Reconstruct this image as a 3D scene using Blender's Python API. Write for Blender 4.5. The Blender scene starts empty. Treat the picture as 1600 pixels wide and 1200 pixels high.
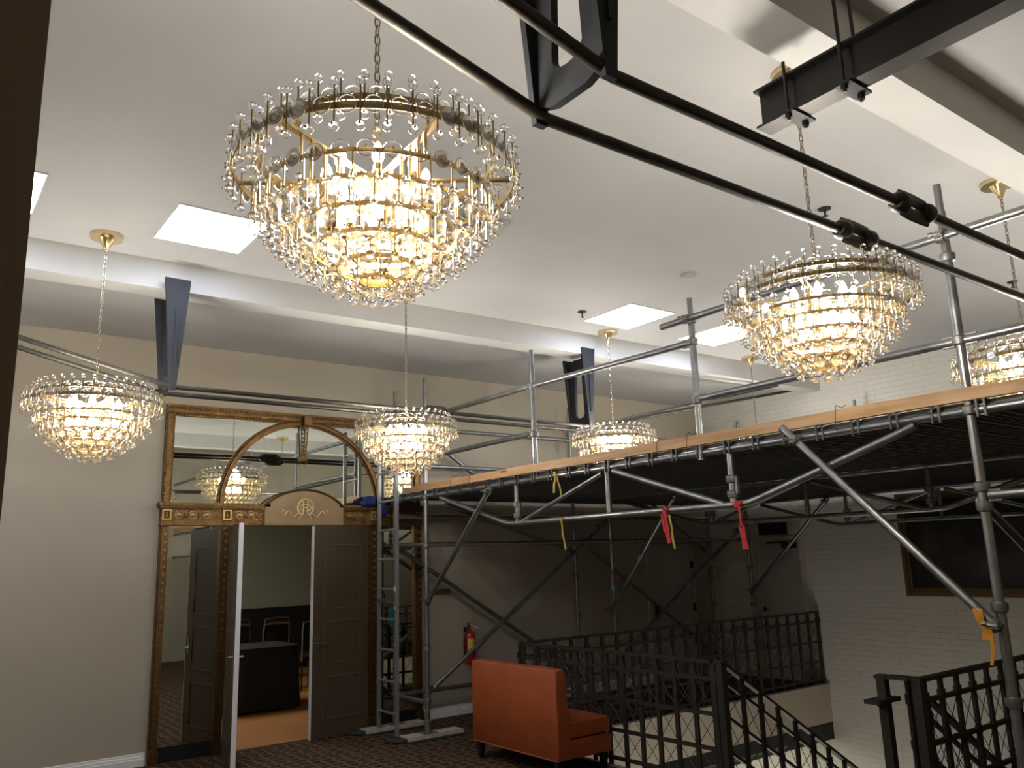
import bpy, math, random
from mathutils import Vector, Matrix
random.seed(7)
PI = math.pi
S = bpy.context.scene
COL = S.collection

# ------------------------------------------------------------------ camera, world, exposure
cam_d = bpy.data.cameras.new('camera')
cam = bpy.data.objects.new('camera', cam_d)
COL.objects.link(cam)
cam_d.sensor_fit = 'HORIZONTAL'
cam_d.sensor_width = 36.0
cam_d.lens = 36.0 * 1284.167 / 1600.0
cam_d.clip_start = 0.05
PITCH, ROLL, HEAD = .210715, -.0316193, .9243568
F = Vector((math.cos(PITCH) * math.cos(HEAD), math.cos(PITCH) * math.sin(HEAD), math.sin(PITCH)))
R0 = Vector((math.sin(HEAD), -math.cos(HEAD), 0))
U0 = R0.cross(F)
CR = math.cos(ROLL) * R0 + math.sin(ROLL) * U0
CU = -math.sin(ROLL) * R0 + math.cos(ROLL) * U0
m = Matrix((CR, CU, -F)).transposed().to_4x4()
m.translation = Vector((0, 0, 1.7))
cam.matrix_world = m
S.camera = cam

w = bpy.data.worlds.new('world')
S.world = w
w.use_nodes = True
w.node_tree.nodes['Background'].inputs[0].default_value = (0.8, 0.85, 1.0, 1)
w.node_tree.nodes['Background'].inputs[1].default_value = 0.02
S.view_settings.view_transform = 'Standard'
S.view_settings.look = 'None'
S.view_settings.gamma = 1.0
S.view_settings.use_curve_mapping = False
S.view_settings.exposure = 0.60
S.cycles.max_bounces = 9
S.cycles.diffuse_bounces = 5
S.cycles.glossy_bounces = 5
S.cycles.transmission_bounces = 8
S.cycles.transparent_max_bounces = 24
S.cycles.sample_clamp_indirect = 4.0
S.cycles.caustics_reflective = False
S.cycles.caustics_refractive = False

CH_POWER = 9.0        # watts of the lamp light in each chandelier
BULB_E = 210.0          # glow of the bulb glass
SKY_E = 13.0            # daylight coming through the ceiling skylights

# ------------------------------------------------------------------ materials
def nmat(name):
    mt = bpy.data.materials.new(name)
    mt.use_nodes = True
    return mt, mt.node_tree, mt.node_tree.nodes['Principled BSDF']

def mat(name, c, rough=.6, metal=0., bump=0., bscale=40., vary=0., vscale=3., spec=None, bdist=.004):
    mt, nt, b = nmat(name)
    b.inputs['Base Color'].default_value = (*c, 1)
    b.inputs['Roughness'].default_value = rough
    b.inputs['Metallic'].default_value = metal
    if spec is not None:
        b.inputs['Specular IOR Level'].default_value = spec
    tc = nt.nodes.new('ShaderNodeTexCoord')
    if vary:
        n = nt.nodes.new('ShaderNodeTexNoise'); n.inputs['Scale'].default_value = vscale
        n.inputs['Detail'].default_value = 5
        nt.links.new(tc.outputs['Object'], n.inputs['Vector'])
        r = nt.nodes.new('ShaderNodeMapRange')
        r.inputs['From Min'].default_value = .3; r.inputs['From Max'].default_value = .7
        r.inputs['To Min'].default_value = 1 - vary; r.inputs['To Max'].default_value = 1 + vary * .4
        nt.links.new(n.outputs[0], r.inputs[0])
        mx = nt.nodes.new('ShaderNodeVectorMath'); mx.operation = 'SCALE'
        mx.inputs[0].default_value = c
        nt.links.new(r.outputs[0], mx.inputs['Scale'])
        nt.links.new(mx.outputs[0], b.inputs['Base Color'])
    if bump:
        n2 = nt.nodes.new('ShaderNodeTexNoise'); n2.inputs['Scale'].default_value = bscale
        n2.inputs['Detail'].default_value = 4
        nt.links.new(tc.outputs['Object'], n2.inputs['Vector'])
        bp = nt.nodes.new('ShaderNodeBump'); bp.inputs['Strength'].default_value = bump
        bp.inputs['Distance'].default_value = bdist
        nt.links.new(n2.outputs[0], bp.inputs['Height'])
        nt.links.new(bp.outputs[0], b.inputs['Normal'])
    return mt

def emis(name, c, e):
    mt, nt, b = nmat(name)
    b.inputs['Base Color'].default_value = (.9, .9, .9, 1)
    b.inputs['Emission Color'].default_value = (*c, 1)
    b.inputs['Emission Strength'].default_value = e
    return mt

def glass(name, tint=(1, 1, 1), rough=0.0, body=.6):
    mt, nt, b = nmat(name)
    b.inputs['Base Color'].default_value = (*tint, 1)
    b.inputs['Roughness'].default_value = rough
    b.inputs['Transmission Weight'].default_value = 1
    b.inputs['IOR'].default_value = 1.5
    t = nt.nodes.new('ShaderNodeBsdfTransparent'); t.inputs[0].default_value = (*tint, 1)
    mx = nt.nodes.new('ShaderNodeMixShader'); mx.inputs[0].default_value = body
    nt.links.new(t.outputs[0], mx.inputs[1]); nt.links.new(b.outputs[0], mx.inputs[2])
    nt.links.new(mx.outputs[0], nt.nodes['Material Output'].inputs['Surface'])
    return mt

def clear(name, tint, glossy=1.0, base=.05):
    """thin clear glass: transparent with a fresnel sheen"""
    mt, nt, b = nmat(name)
    nt.nodes.remove(b)
    out = nt.nodes['Material Output']
    t = nt.nodes.new('ShaderNodeBsdfTransparent'); t.inputs[0].default_value = (*tint, 1)
    g = nt.nodes.new('ShaderNodeBsdfGlossy'); g.inputs['Roughness'].default_value = .06
    g.inputs['Color'].default_value = (glossy, glossy, glossy, 1)
    lw = nt.nodes.new('ShaderNodeLayerWeight'); lw.inputs['Blend'].default_value = .35
    mr = nt.nodes.new('ShaderNodeMapRange')
    mr.inputs['To Min'].default_value = base; mr.inputs['To Max'].default_value = .85
    nt.links.new(lw.outputs['Fresnel'], mr.inputs[0])
    mx = nt.nodes.new('ShaderNodeMixShader')
    nt.links.new(mr.outputs[0], mx.inputs[0])
    nt.links.new(t.outputs[0], mx.inputs[1]); nt.links.new(g.outputs[0], mx.inputs[2])
    nt.links.new(mx.outputs[0], out.inputs['Surface'])
    return mt

M = {}
M['ceiling'] = mat('painted_ceiling', (.47, .46, .445), .7, bump=.15, bscale=6, vary=.05, vscale=1.2, bdist=.01)
M['beam'] = mat('painted_beam', (.56, .55, .52), .6, bump=.2, bscale=9, bdist=.01)
M['wall'] = mat('beige_wall_paint', (.42, .37, .29), .65, bump=.08, bscale=30)
M['wallup'] = M['wall']
M['white'] = mat('white_trim_paint', (.78, .78, .77), .5)
M['darkpillar'] = mat('brown_pillar_paint', (.20, .145, .095), .6, bump=.1, bscale=30)
M['brass'] = mat('satin_brass', (.78, .61, .34), .25, 1.0)
M['brassd'] = mat('aged_brass', (.30, .21, .085), .32, 1.0)
M['ball'] = glass('clear_glass_ball', (1, 1, 1), 0.0, .75)
M['lens'] = glass('thick_glass_disc', (1, 1, 1), 0.0, .72)
M['disc'] = clear('thin_glass_disc', (.99, .99, .985), 1.0, .02)
M['rim'] = mat('glass_disc_rim', (.85, .84, .80), .15, .6)
M['bulb'] = emis('lit_bulb', (1, .94, .84), BULB_E)
M['chain'] = mat('chain_metal', (.33, .28, .20), .35, 1.0)
M['rod'] = mat('black_iron_rod', (.045, .038, .03), .5, .6, bump=.25, bscale=60, vary=.4, vscale=8)
M['hanger'] = mat('painted_iron_hanger', (.017, .018, .021), .6, 0, spec=.3, bump=.15, bscale=50)
M['ibeam'] = mat('black_steel_beam', (.022, .021, .019), .45, .3, bump=.2, bscale=40)
M['galv'] = mat('galvanised_steel_tube', (.31, .315, .32), .36, .85, bump=.2, bscale=70, vary=.3, vscale=9)
M['galvd'] = mat('weathered_scaffold_casting', (.27, .27, .26), .5, .8, bump=.3, bscale=60, vary=.3, vscale=20)
M['deck'] = mat('steel_deck_plank', (.24, .24, .24), .5, .5, vary=.3, vscale=5)
M['hook'] = mat('dark_plank_hook', (.10, .10, .10), .5, .7)
M['alu'] = mat('aluminium_ladder', (.42, .42, .43), .4, .7)
M['gold'] = mat('gilded_carving', (.20, .115, .045), .33, .92, bump=.9, bscale=90, vary=.5, vscale=40, bdist=.006)
M['goldhi'] = mat('bright_gilding', (.50, .34, .15), .35, .6, bump=.3, bscale=90)
M['beads'] = mat('gilded_beading', (.42, .26, .11), .33, .85, bump=.3, bscale=90)
M['husk'] = mat('gilded_husks', (.42, .28, .13), .4, .6)
M['pedi'] = mat('bronze_painted_panel', (.35, .23, .115), .5, 0., vary=.12, vscale=5)
M['mono'] = mat('gilt_monogram', (.85, .66, .30), .4, .3)
M['mirror'] = mat('mirror_glass', (.80, .84, .78), .015, 1.0)
M['door'] = mat('bronze_brown_door_paint', (.078, .054, .031), .5)
M['doorpanel'] = mat('bronze_brown_panel_moulding', (.12, .086, .052), .45)
M['doorline'] = mat('door_groove', (.035, .026, .018), .5)
M['doorwhite'] = mat('white_door_edge', (.75, .75, .76), .5)
M['black'] = mat('black_kick_panel', (.012, .012, .012), .4)
M['blackcloth'] = mat('black_cloth', (.008, .008, .009), .8)
M['rail'] = mat('bronze_brown_railing', (.048, .042, .035), .45, .4)
M['sofa'] = mat('orange_leather', (.34, .075, .022), .48, bump=.2, bscale=120, vary=.12, vscale=6, bdist=.002)
M['leg'] = mat('dark_wood_leg', (.012, .009, .008), .4)
M['red'] = mat('red_enamel', (.42, .015, .02), .3)
M['redcloth'] = mat('red_ribbon', (.55, .02, .025), .6)
M['yellow'] = mat('yellow_ribbon', (.42, .30, .05), .6)
M['orange'] = mat('orange_strap', (.75, .33, .02), .55)
M['blue'] = mat('blue_cloth', (.006, .02, .15), .6)
M['bluetape'] = mat('light_blue_tape', (.15, .5, .72), .5)
M['teal'] = mat('teal_tag', (.0, .22, .22), .5)
M['label'] = mat('paper_label', (.75, .72, .6), .5)
M['yellowlabel'] = mat('yellow_label', (.75, .5, .05), .5)
M['greydoor'] = mat('grey_door_paint', (.46, .45, .41), .55)
M['rubber'] = mat('black_rubber_mat', (.02, .02, .022), .7, bump=.4, bscale=30)
M['sill'] = mat('pale_timber_pad', (.55, .49, .40), .7, vary=.2, vscale=14)
M['roomwall'] = mat('grey_green_wall', (.30, .32, .25), .7)
M['plaque'] = mat('bronze_plaque', (.16, .12, .07), .5, .5)
M['cream'] = mat('cream_fascia_paint', (.62, .55, .45), .6)
M['lower'] = mat('lower_lobby_wall', (.72, .72, .60), .7)
M['steel'] = mat('bright_steel', (.6, .6, .6), .25, 1.0)
M['gilt'] = mat('dull_gilt_picture_frame', (.14, .085, .03), .45, .5, bump=.5, bscale=60)
M['wire'] = mat('rusty_tie_wire', (.07, .035, .02), .6, .3)
M['skylight'] = emis('daylight_diffuser', (.72, .81, 1.0), SKY_E)

def wood_mat(name, c1, c2, axis='Y', knots=True):
    mt, nt, b = nmat(name)
    b.inputs['Roughness'].default_value = .65
    tc = nt.nodes.new('ShaderNodeTexCoord')
    mp = nt.nodes.new('ShaderNodeMapping')
    sc = {'X': (1.2, 22, 22), 'Y': (22, 1.2, 22)}[axis]
    mp.inputs['Scale'].default_value = sc
    nt.links.new(tc.outputs['Object'], mp.inputs[0])
    n = nt.nodes.new('ShaderNodeTexNoise'); n.inputs['Scale'].default_value = 1.6; n.inputs['Detail'].default_value = 8
    nt.links.new(mp.outputs[0], n.inputs['Vector'])
    cr = nt.nodes.new('ShaderNodeValToRGB')
    cr.color_ramp.elements[0].position = .35; cr.color_ramp.elements[0].color = (*c1, 1)
    cr.color_ramp.elements[1].position = .65; cr.color_ramp.elements[1].color = (*c2, 1)
    nt.links.new(n.outputs[0], cr.inputs[0])
    last = cr.outputs[0]
    if knots:
        v = nt.nodes.new('ShaderNodeTexVoronoi'); v.inputs['Scale'].default_value = 1.0
        mp2 = nt.nodes.new('ShaderNodeMapping'); mp2.inputs['Scale'].default_value = (8, 1.7, 9)
        nt.links.new(tc.outputs['Object'], mp2.inputs[0]); nt.links.new(mp2.outputs[0], v.inputs['Vector'])
        r = nt.nodes.new('ShaderNodeMapRange'); r.inputs['From Min'].default_value = .05; r.inputs['From Max'].default_value = .14
        nt.links.new(v.outputs['Distance'], r.inputs[0])
        mx = nt.nodes.new('ShaderNodeMix'); mx.data_type = 'RGBA'
        nt.links.new(r.outputs[0], mx.inputs[0])
        mx.inputs[6].default_value = (.22, .06, .02, 1)
        nt.links.new(last, mx.inputs[7])
        last = mx.outputs[2]
    nt.links.new(last, b.inputs['Base Color'])
    return mt
M['plank'] = wood_mat('pine_board', (.52, .30, .14), (.66, .42, .23))
M['woodfloor'] = wood_mat('orange_wood_floor', (.34, .14, .035), (.46, .20, .055), 'X', False)

def carpet():
    mt, nt, b = nmat('patterned_carpet')
    b.inputs['Roughness'].default_value = .95
    b.inputs['Specular IOR Level'].default_value = .1
    tc = nt.nodes.new('ShaderNodeTexCoord')
    n = nt.nodes.new('ShaderNodeTexNoise'); n.inputs['Scale'].default_value = 5; n.inputs['Detail'].default_value = 1
    nt.links.new(tc.outputs['Object'], n.inputs['Vector'])
    sub = nt.nodes.new('ShaderNodeVectorMath'); sub.operation = 'SUBTRACT'; sub.inputs[1].default_value = (.5, .5, .5)
    nt.links.new(n.outputs['Color'], sub.inputs[0])
    ml = nt.nodes.new('ShaderNodeVectorMath'); ml.operation = 'SCALE'; ml.inputs['Scale'].default_value = .05
    nt.links.new(sub.outputs[0], ml.inputs[0])
    ad = nt.nodes.new('ShaderNodeVectorMath'); ad.operation = 'ADD'
    nt.links.new(tc.outputs['Object'], ad.inputs[0]); nt.links.new(ml.outputs[0], ad.inputs[1])
    mp = nt.nodes.new('ShaderNodeMapping'); mp.inputs['Scale'].default_value = (9, 9, 0)
    nt.links.new(ad.outputs[0], mp.inputs[0])
    v = nt.nodes.new('ShaderNodeTexVoronoi'); v.feature = 'DISTANCE_TO_EDGE'; v.inputs['Scale'].default_value = 1
    v.inputs['Randomness'].default_value = .35
    nt.links.new(mp.outputs[0], v.inputs['Vector'])
    # two thin lines at set distances from the cell edges
    def line(d, wd):
        s = nt.nodes.new('ShaderNodeMath'); s.operation = 'SUBTRACT'; s.inputs[1].default_value = d
        nt.links.new(v.outputs['Distance'], s.inputs[0])
        a = nt.nodes.new('ShaderNodeMath'); a.operation = 'ABSOLUTE'; nt.links.new(s.outputs[0], a.inputs[0])
        l = nt.nodes.new('ShaderNodeMath'); l.operation = 'LESS_THAN'; l.inputs[1].default_value = wd
        nt.links.new(a.outputs[0], l.inputs[0]); return l
    l1, l2 = line(.07, .013), line(.25, .016)
    m1 = nt.nodes.new('ShaderNodeMix'); m1.data_type = 'RGBA'
    nt.links.new(l1.outputs[0], m1.inputs[0])
    m1.inputs[6].default_value = (.050, .030, .020, 1); m1.inputs[7].default_value = (.40, .27, .17, 1)
    m2 = nt.nodes.new('ShaderNodeMix'); m2.data_type = 'RGBA'
    nt.links.new(l2.outputs[0], m2.inputs[0])
    nt.links.new(m1.outputs[2], m2.inputs[6]); m2.inputs[7].default_value = (.010, .007, .006, 1)
    nt.links.new(m2.outputs[2], b.inputs['Base Color'])
    return mt
M['carpet'] = carpet()

def brick():
    mt, nt, b = nmat('white_painted_brick')
    b.inputs['Roughness'].default_value = .6
    tc = nt.nodes.new('ShaderNodeTexCoord')
    sp = nt.nodes.new('ShaderNodeSeparateXYZ'); cb = nt.nodes.new('ShaderNodeCombineXYZ')
    nt.links.new(tc.outputs['Object'], sp.inputs[0])
    nt.links.new(sp.outputs['Y'], cb.inputs['X']); nt.links.new(sp.outputs['Z'], cb.inputs['Y'])
    n = nt.nodes.new('ShaderNodeTexNoise'); n.inputs['Scale'].default_value = 3
    nt.links.new(cb.outputs[0], n.inputs['Vector'])
    ml = nt.nodes.new('ShaderNodeVectorMath'); ml.operation = 'SCALE'; ml.inputs['Scale'].default_value = .012
    nt.links.new(n.outputs['Color'], ml.inputs[0])
    ad = nt.nodes.new('ShaderNodeVectorMath'); ad.operation = 'ADD'
    nt.links.new(cb.outputs[0], ad.inputs[0]); nt.links.new(ml.outputs[0], ad.inputs[1])
    br = nt.nodes.new('ShaderNodeTexBrick')
    br.inputs['Scale'].default_value = 1
    br.inputs['Brick Width'].default_value = .215; br.inputs['Row Height'].default_value = .066
    br.inputs['Mortar Size'].default_value = .006; br.inputs['Mortar Smooth'].default_value = .6
    br.inputs['Color1'].default_value = (.62, .60, .545, 1); br.inputs['Color2'].default_value = (.60, .58, .525, 1)
    br.inputs['Mortar'].default_value = (.57, .545, .49, 1)
    nt.links.new(ad.outputs[0], br.inputs['Vector'])
    nt.links.new(br.outputs['Color'], b.inputs['Base Color'])
    bp = nt.nodes.new('ShaderNodeBump'); bp.inputs['Strength'].default_value = .4; bp.inputs['Distance'].default_value = .008
    bp.invert = True
    nt.links.new(br.outputs['Fac'], bp.inputs['Height']); nt.links.new(bp.outputs[0], b.inputs['Normal'])
    return mt
M['brick'] = brick()

def painting_mat():
    mt, nt, b = nmat('dark_oil_paint')
    b.inputs['Roughness'].default_value = .35
    tc = nt.nodes.new('ShaderNodeTexCoord')
    n = nt.nodes.new('ShaderNodeTexNoise'); n.inputs['Scale'].default_value = 1.3; n.inputs['Detail'].default_value = 6
    nt.links.new(tc.outputs['Object'], n.inputs['Vector'])
    cr = nt.nodes.new('ShaderNodeValToRGB')
    e = cr.color_ramp.elements
    e[0].position = .45; e[0].color = (.004, .005, .006, 1)
    e[1].position = .75; e[1].color = (.06, .045, .028, 1)
    x = e.new(.6); x.color = (.014, .012, .010, 1)
    nt.links.new(n.outputs[0], cr.inputs[0]); nt.links.new(cr.outputs[0], b.inputs['Base Color'])
    return mt
M['painting'] = painting_mat()

# ------------------------------------------------------------------ mesh helpers
ORG = {}
def org(o):
    return ORG.get(o.name, Vector((0, 0, 0)))

def frame_of(d):
    d = d.normalized()
    a = Vector((0, 0, 1)) if abs(d.z) < .9 else Vector((1, 0, 0))
    u = d.cross(a).normalized()
    return u, d.cross(u).normalized()

class MB:
    def __init__(s):
        s.v, s.f, s.sm, s.mi = [], [], [], []
    def add(s, v, f, smooth=False, mi=0):
        k = len(s.v)
        s.v += [tuple(p) for p in v]
        for q in f:
            s.f.append([i + k for i in q]); s.sm.append(smooth); s.mi.append(mi)
        return s
    def box(s, x0, x1, y0, y1, z0, z1, mi=0):
        v = [(x, y, z) for x in (x0, x1) for y in (y0, y1) for z in (z0, z1)]
        return s.add(v, [(0, 1, 3, 2), (4, 6, 7, 5), (0, 4, 5, 1), (2, 3, 7, 6), (0, 2, 6, 4), (1, 5, 7, 3)], mi=mi)
    def obox(s, c, ax, ay, az, mi=0):
        c, ax, ay, az = map(Vector, (c, ax, ay, az))
        v = [c + i * ax + j * ay + k * az for i in (-1, 1) for j in (-1, 1) for k in (-1, 1)]
        return s.add(v, [(0, 1, 3, 2), (4, 6, 7, 5), (0, 4, 5, 1), (2, 3, 7, 6), (0, 2, 6, 4), (1, 5, 7, 3)], mi=mi)
    def rbox(s, x0, x1, y0, y1, z0, z1, r=.02, n=3, mi=0):
        """box with rounded vertical and horizontal edges (superellipsoid-like shell)"""
        cx, cy, cz = (x0 + x1) / 2, (y0 + y1) / 2, (z0 + z1) / 2
        hx, hy, hz = (x1 - x0) / 2 - r, (y1 - y0) / 2 - r, (z1 - z0) / 2 - r
        nu, nv = 4 * (n + 1), 2 * (n + 1)
        v = []
        for j in range(nv):
            jj = j if j <= n else j - 1
            ph = -PI / 2 + PI / 2 * (j / n) if j <= n else PI / 2 * ((j - n - 1) / n)
            sz = -1 if j <= n else 1
            for i in range(nu):
                q, k = divmod(i, n + 1)
                th = q * PI / 2 + PI / 2 * k / n
                sx = 1 if q in (0, 3) else -1; sy = 1 if q in (0, 1) else -1
                v.append((cx + sx * hx + r * math.cos(ph) * math.cos(th), cy + sy * hy + r * math.cos(ph) * math.sin(th), cz + sz * hz + r * math.sin(ph)))
        f = []
        for j in range(nv - 1):
            for i in range(nu):
                f.append((j * nu + i, j * nu + (i + 1) % nu, (j + 1) * nu + (i + 1) % nu, (j + 1) * nu + i))
        f.append(tuple(reversed(range(nu)))); f.append(tuple(range((nv - 1) * nu, nv * nu)))
        return s.add(v, f, True, mi)
    def tube(s, a, b, r, n=12, r2=None, mi=0, cap=True):
        a, b = Vector(a), Vector(b)
        r2 = r if r2 is None else r2
        u, w_ = frame_of(b - a)
        v = []
        for p, rr in ((a, r), (b, r2)):
            for i in range(n):
                t = 2 * PI * i / n
                v.append(p + rr * (math.cos(t) * u + math.sin(t) * w_))
        s.add(v, [(i, (i + 1) % n, n + (i + 1) % n, n + i) for i in range(n)], True, mi)
        if cap:
            s.add(v, [tuple(reversed(range(n))), tuple(range(n, 2 * n))], False, mi)
        return s
    def path(s, pts, r, n=8, closed=False, mi=0, flat=None):
        """tube along a polyline; flat=(a,b) gives an elliptical section in the frame"""
        P = [Vector(p) for p in pts]; L = len(P)
        rings = []
        up = None
        for i in range(L):
            if closed: d = P[(i + 1) % L] - P[i - 1]
            else: d = P[min(i + 1, L - 1)] - P[max(i - 1, 0)]
            d.normalize()
            if up is None: u, w_ = frame_of(d)
            else:
                u = (up - up.dot(d) * d).normalized(); w_ = d.cross(u)
            up = u
            fa, fb = flat if flat else (r, r)
            rings.append([P[i] + fa * math.cos(2 * PI * k / n) * u + fb * math.sin(2 * PI * k / n) * w_ for k in range(n)])
        v = [p for q in rings for p in q]
        f = []
        for i in range(L if closed else L - 1):
            j = (i + 1) % L
            f += [(i * n + k, i * n + (k + 1) % n, j * n + (k + 1) % n, j * n + k) for k in range(n)]
        if not closed:
            f += [tuple(reversed(range(n))), tuple((L - 1) * n + k for k in range(n))]
        return s.add(v, f, True, mi)
    def lathe(s, c, prof, n=24, ax=(0, 0, 1), mi=0, smooth=True, closed=False):
        c, d = Vector(c), Vector(ax).normalized()
        u, w_ = frame_of(d)
        v = []
        for r, z in prof:
            for i in range(n):
                t = 2 * PI * i / n
                v.append(c + z * d + r * (math.cos(t) * u + math.sin(t) * w_))
        L = len(prof); f = []
        for j in range(L if closed else L - 1):
            k = (j + 1) % L
            f += [(j * n + i, j * n + (i + 1) % n, k * n + (i + 1) % n, k * n + i) for i in range(n)]
        s.add(v, f, smooth, mi)
        if not closed:
            s.add(v[:n], [tuple(reversed(range(n)))], False, mi).add(v[-n:], [tuple(range(n))], False, mi)
        return s
    def ball(s, c, r, nu=10, nv=7, mi=0, sc=(1, 1, 1)):
        c = Vector(c)
        v = [c + Vector((0, 0, -r * sc[2]))]
        for j in range(1, nv):
            ph = -PI / 2 + PI * j / nv
            for i in range(nu):
                t = 2 * PI * i / nu
                v.append(c + Vector((r * sc[0] * math.cos(ph) * math.cos(t), r * sc[1] * math.cos(ph) * math.sin(t), r * sc[2] * math.sin(ph))))
        v.append(c + Vector((0, 0, r * sc[2])))
        f = [(0, 1 + (i + 1) % nu, 1 + i) for i in range(nu)]
        for j in range(nv - 2):
            a = 1 + j * nu
            f += [(a + i, a + (i + 1) % nu, a + nu + (i + 1) % nu, a + nu + i) for i in range(nu)]
        a = 1 + (nv - 2) * nu
        f += [(a + i, a + (i + 1) % nu, len(v) - 1) for i in range(nu)]
        return s.add(v, f, True, mi)
    def prism(s, poly, pl, a, b, mi=0):
        """extrude a 2D polygon; pl='xz' along y, 'yz' along x, 'xy' along z"""
        def P(p, t):
            return {'xz': (p[0], t, p[1]), 'yz': (t, p[0], p[1]), 'xy': (p[0], p[1], t)}[pl]
        n = len(poly)
        v = [P(p, a) for p in poly] + [P(p, b) for p in poly]
        f = [tuple(range(n)), tuple(reversed(range(n, 2 * n)))]
        f += [(i, n + i, n + (i + 1) % n, (i + 1) % n) for i in range(n)]
        return s.add(v, f, False, mi)
    def holed(s, outer, inner, pl, a, b, mi=0):
        """plate with a hole: outer and inner loops have the same number of points"""
        def P(p, t):
            return {'xz': (p[0], t, p[1]), 'yz': (t, p[0], p[1]), 'xy': (p[0], p[1], t)}[pl]
        n = len(outer)
        v = [P(p, t) for t in (a, b) for lp in (outer, inner) for p in lp]
        f = []
        for i in range(n):
            j = (i + 1) % n
            f += [(i, j, n + j, n + i), (2 * n + i, 3 * n + i, 3 * n + j, 2 * n + j),
                  (i, 2 * n + i, 2 * n + j, j), (n + i, n + j, 3 * n + j, 3 * n + i)]
        return s.add(v, f, False, mi)
    def mesh(s, name, mats, o=Vector((0, 0, 0))):
        me = bpy.data.meshes.new(name)
        me.from_pydata([(p[0] - o[0], p[1] - o[1], p[2] - o[2]) for p in s.v], [], s.f)
        for mt in (mats if isinstance(mats, (list, tuple)) else [mats]):
            me.materials.append(mt)
        me.polygons.foreach_set('use_smooth', s.sm)
        me.polygons.foreach_set('material_index', s.mi)
        import bmesh
        bm = bmesh.new(); bm.from_mesh(me)
        bmesh.ops.recalc_face_normals(bm, faces=bm.faces)
        bm.to_mesh(me); bm.free()
        me.set_sharp_from_angle(angle=math.radians(38))
        return me
    def build(s, name, mats, parent=None, label=None):
        o_ = org(parent) if parent else Vector((0, 0, 0))
        ob = bpy.data.objects.new(name, s.mesh(name, mats, o_))
        COL.objects.link(ob)
        if parent:
            ob.parent = parent
            ORG[ob.name] = o_
        if label: ob['label'] = label
        return ob

def tag(o, label, cat, group=None, kind=None):
    o['label'] = label; o['category'] = cat
    if group: o['group'] = group
    if kind: o['kind'] = kind
    return o
def thing(name, label, cat, loc=(0, 0, 0), group=None):
    o = bpy.data.objects.new(name, None); COL.objects.link(o)
    o.empty_display_size = .05
    o.location = loc; ORG[o.name] = Vector(loc)
    return tag(o, label, cat, group)
KIDS = {}
def copy_tree(o, parent=None, deny=()):
    c = o.copy(); COL.objects.link(c)
    if parent: c.parent = parent
    for ch in o.children:
        if ch.name.split('.')[0] not in deny: copy_tree(ch, c, deny)
    return c
def struct(name, mb, mt, label=None):
    o = mb.build(name, mt); o['kind'] = 'structure'
    if label: o['label'] = label
    return o

# ------------------------------------------------------------------ the setting
WX, WY = 9.95, 8.36          # right brick wall, back wall
LX, NY = -2.5, -0.45         # left wall, wall behind the viewer
b = MB().box(LX, 5.0, NY, WY + .15, -.22, 0).box(5.0, WX, 6.63, WY + .15, -.22, 0).box(5.0, WX, NY, 2.74, -.22, 0)
struct('floor', b, M['carpet'], 'dark brown patterned carpet floor')
b = MB().box(LX, WX + .15, NY, 6.5, 4.05, 4.2).box(LX, WX + .15, 6.5, WY + .15, 3.92, 4.2)
struct('ceiling', b, M['ceiling'])
def skew_beam(y0, y1, z0):
    b = MB()
    sk = .019
    f = lambda x: -sk * (x - 5)
    b.prism([(LX, y0 + f(LX)), (WX, y0 + f(WX)), (WX, y1 + f(WX)), (LX, y1 + f(LX))], 'xy', z0, 4.1)
    return b
struct('trim_1', skew_beam(6.33, 6.56, 3.82), M['beam'], 'plastered ceiling beam by the back wall')
struct('trim_2', MB().box(LX, WX, 1.64, 1.87, 3.82, 4.1), M['beam'], 'plastered ceiling beam overhead')
DX0, DX1, DH = 2.70, 4.24, 2.12
b = MB().box(LX, DX0, WY, WY + .15, 0, 4.0).box(DX1, WX + .15, WY, WY + .15, 0, 4.0).box(DX0, DX1, WY, WY + .15, DH, 4.0)
struct('wall_back', b, M['wall'])
struct('wall_right', MB().box(WX, WX + .15, NY, WY + .15, -3.2, 4.1), M['brick'])
struct('wall_left', MB().box(LX - .15, LX, NY, WY + .15, 0, 4.1), M['wall'])
struct('wall_front', MB().box(LX - .15, WX + .15, NY - .15, NY, -3.2, 4.1), M['wall'])
struct('wall_pillar', MB().box(-.45, .092, 1.02, 1.2, 0, 4.05), M['darkpillar'], 'dark brown pillar edge close to the viewer')
def baseboard(name, x0, x1):
    b = MB().prism([(WY, .0), (WY - .03, .0), (WY - .03, .06), (WY - .022, .066), (WY - .022, .082), (WY - .012, .09), (WY - .012, .105), (WY, .11)], 'yz', x0, x1)
    struct(name, b, M['white'])
baseboard('baseboard_back', LX, 2.04)
baseboard('baseboard_back', 4.93, 8.56)
# slab edges round the stairwell
b = MB().box(5.0, WX, 6.575, 6.63, -.45, .005).box(5.0, WX, 6.56, 6.64, -.03, .012)
struct('trim_3', b, M['cream'], 'cream fascia below the far landing')
b = MB().box(5.0, 5.05, 2.74, 6.575, -.45, .005).box(5.05, WX, 2.74, 2.79, -.45, .005)
struct('trim_4', b, M['cream'])
struct('ceiling', MB().box(LX, 5.0, NY, WY, -.45, -.22).box(5, WX, 6.63, WY, -.45, -.22).box(5, WX, NY, 2.74, -.45, -.22), M['cream'])
struct('floor', MB().box(LX, WX, NY, WY + .15, -3.3, -3.2), M['carpet'])
struct('wall_lower', MB().box(LX, WX, WY, WY + .15, -3.2, -.22), M['lower'])
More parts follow.
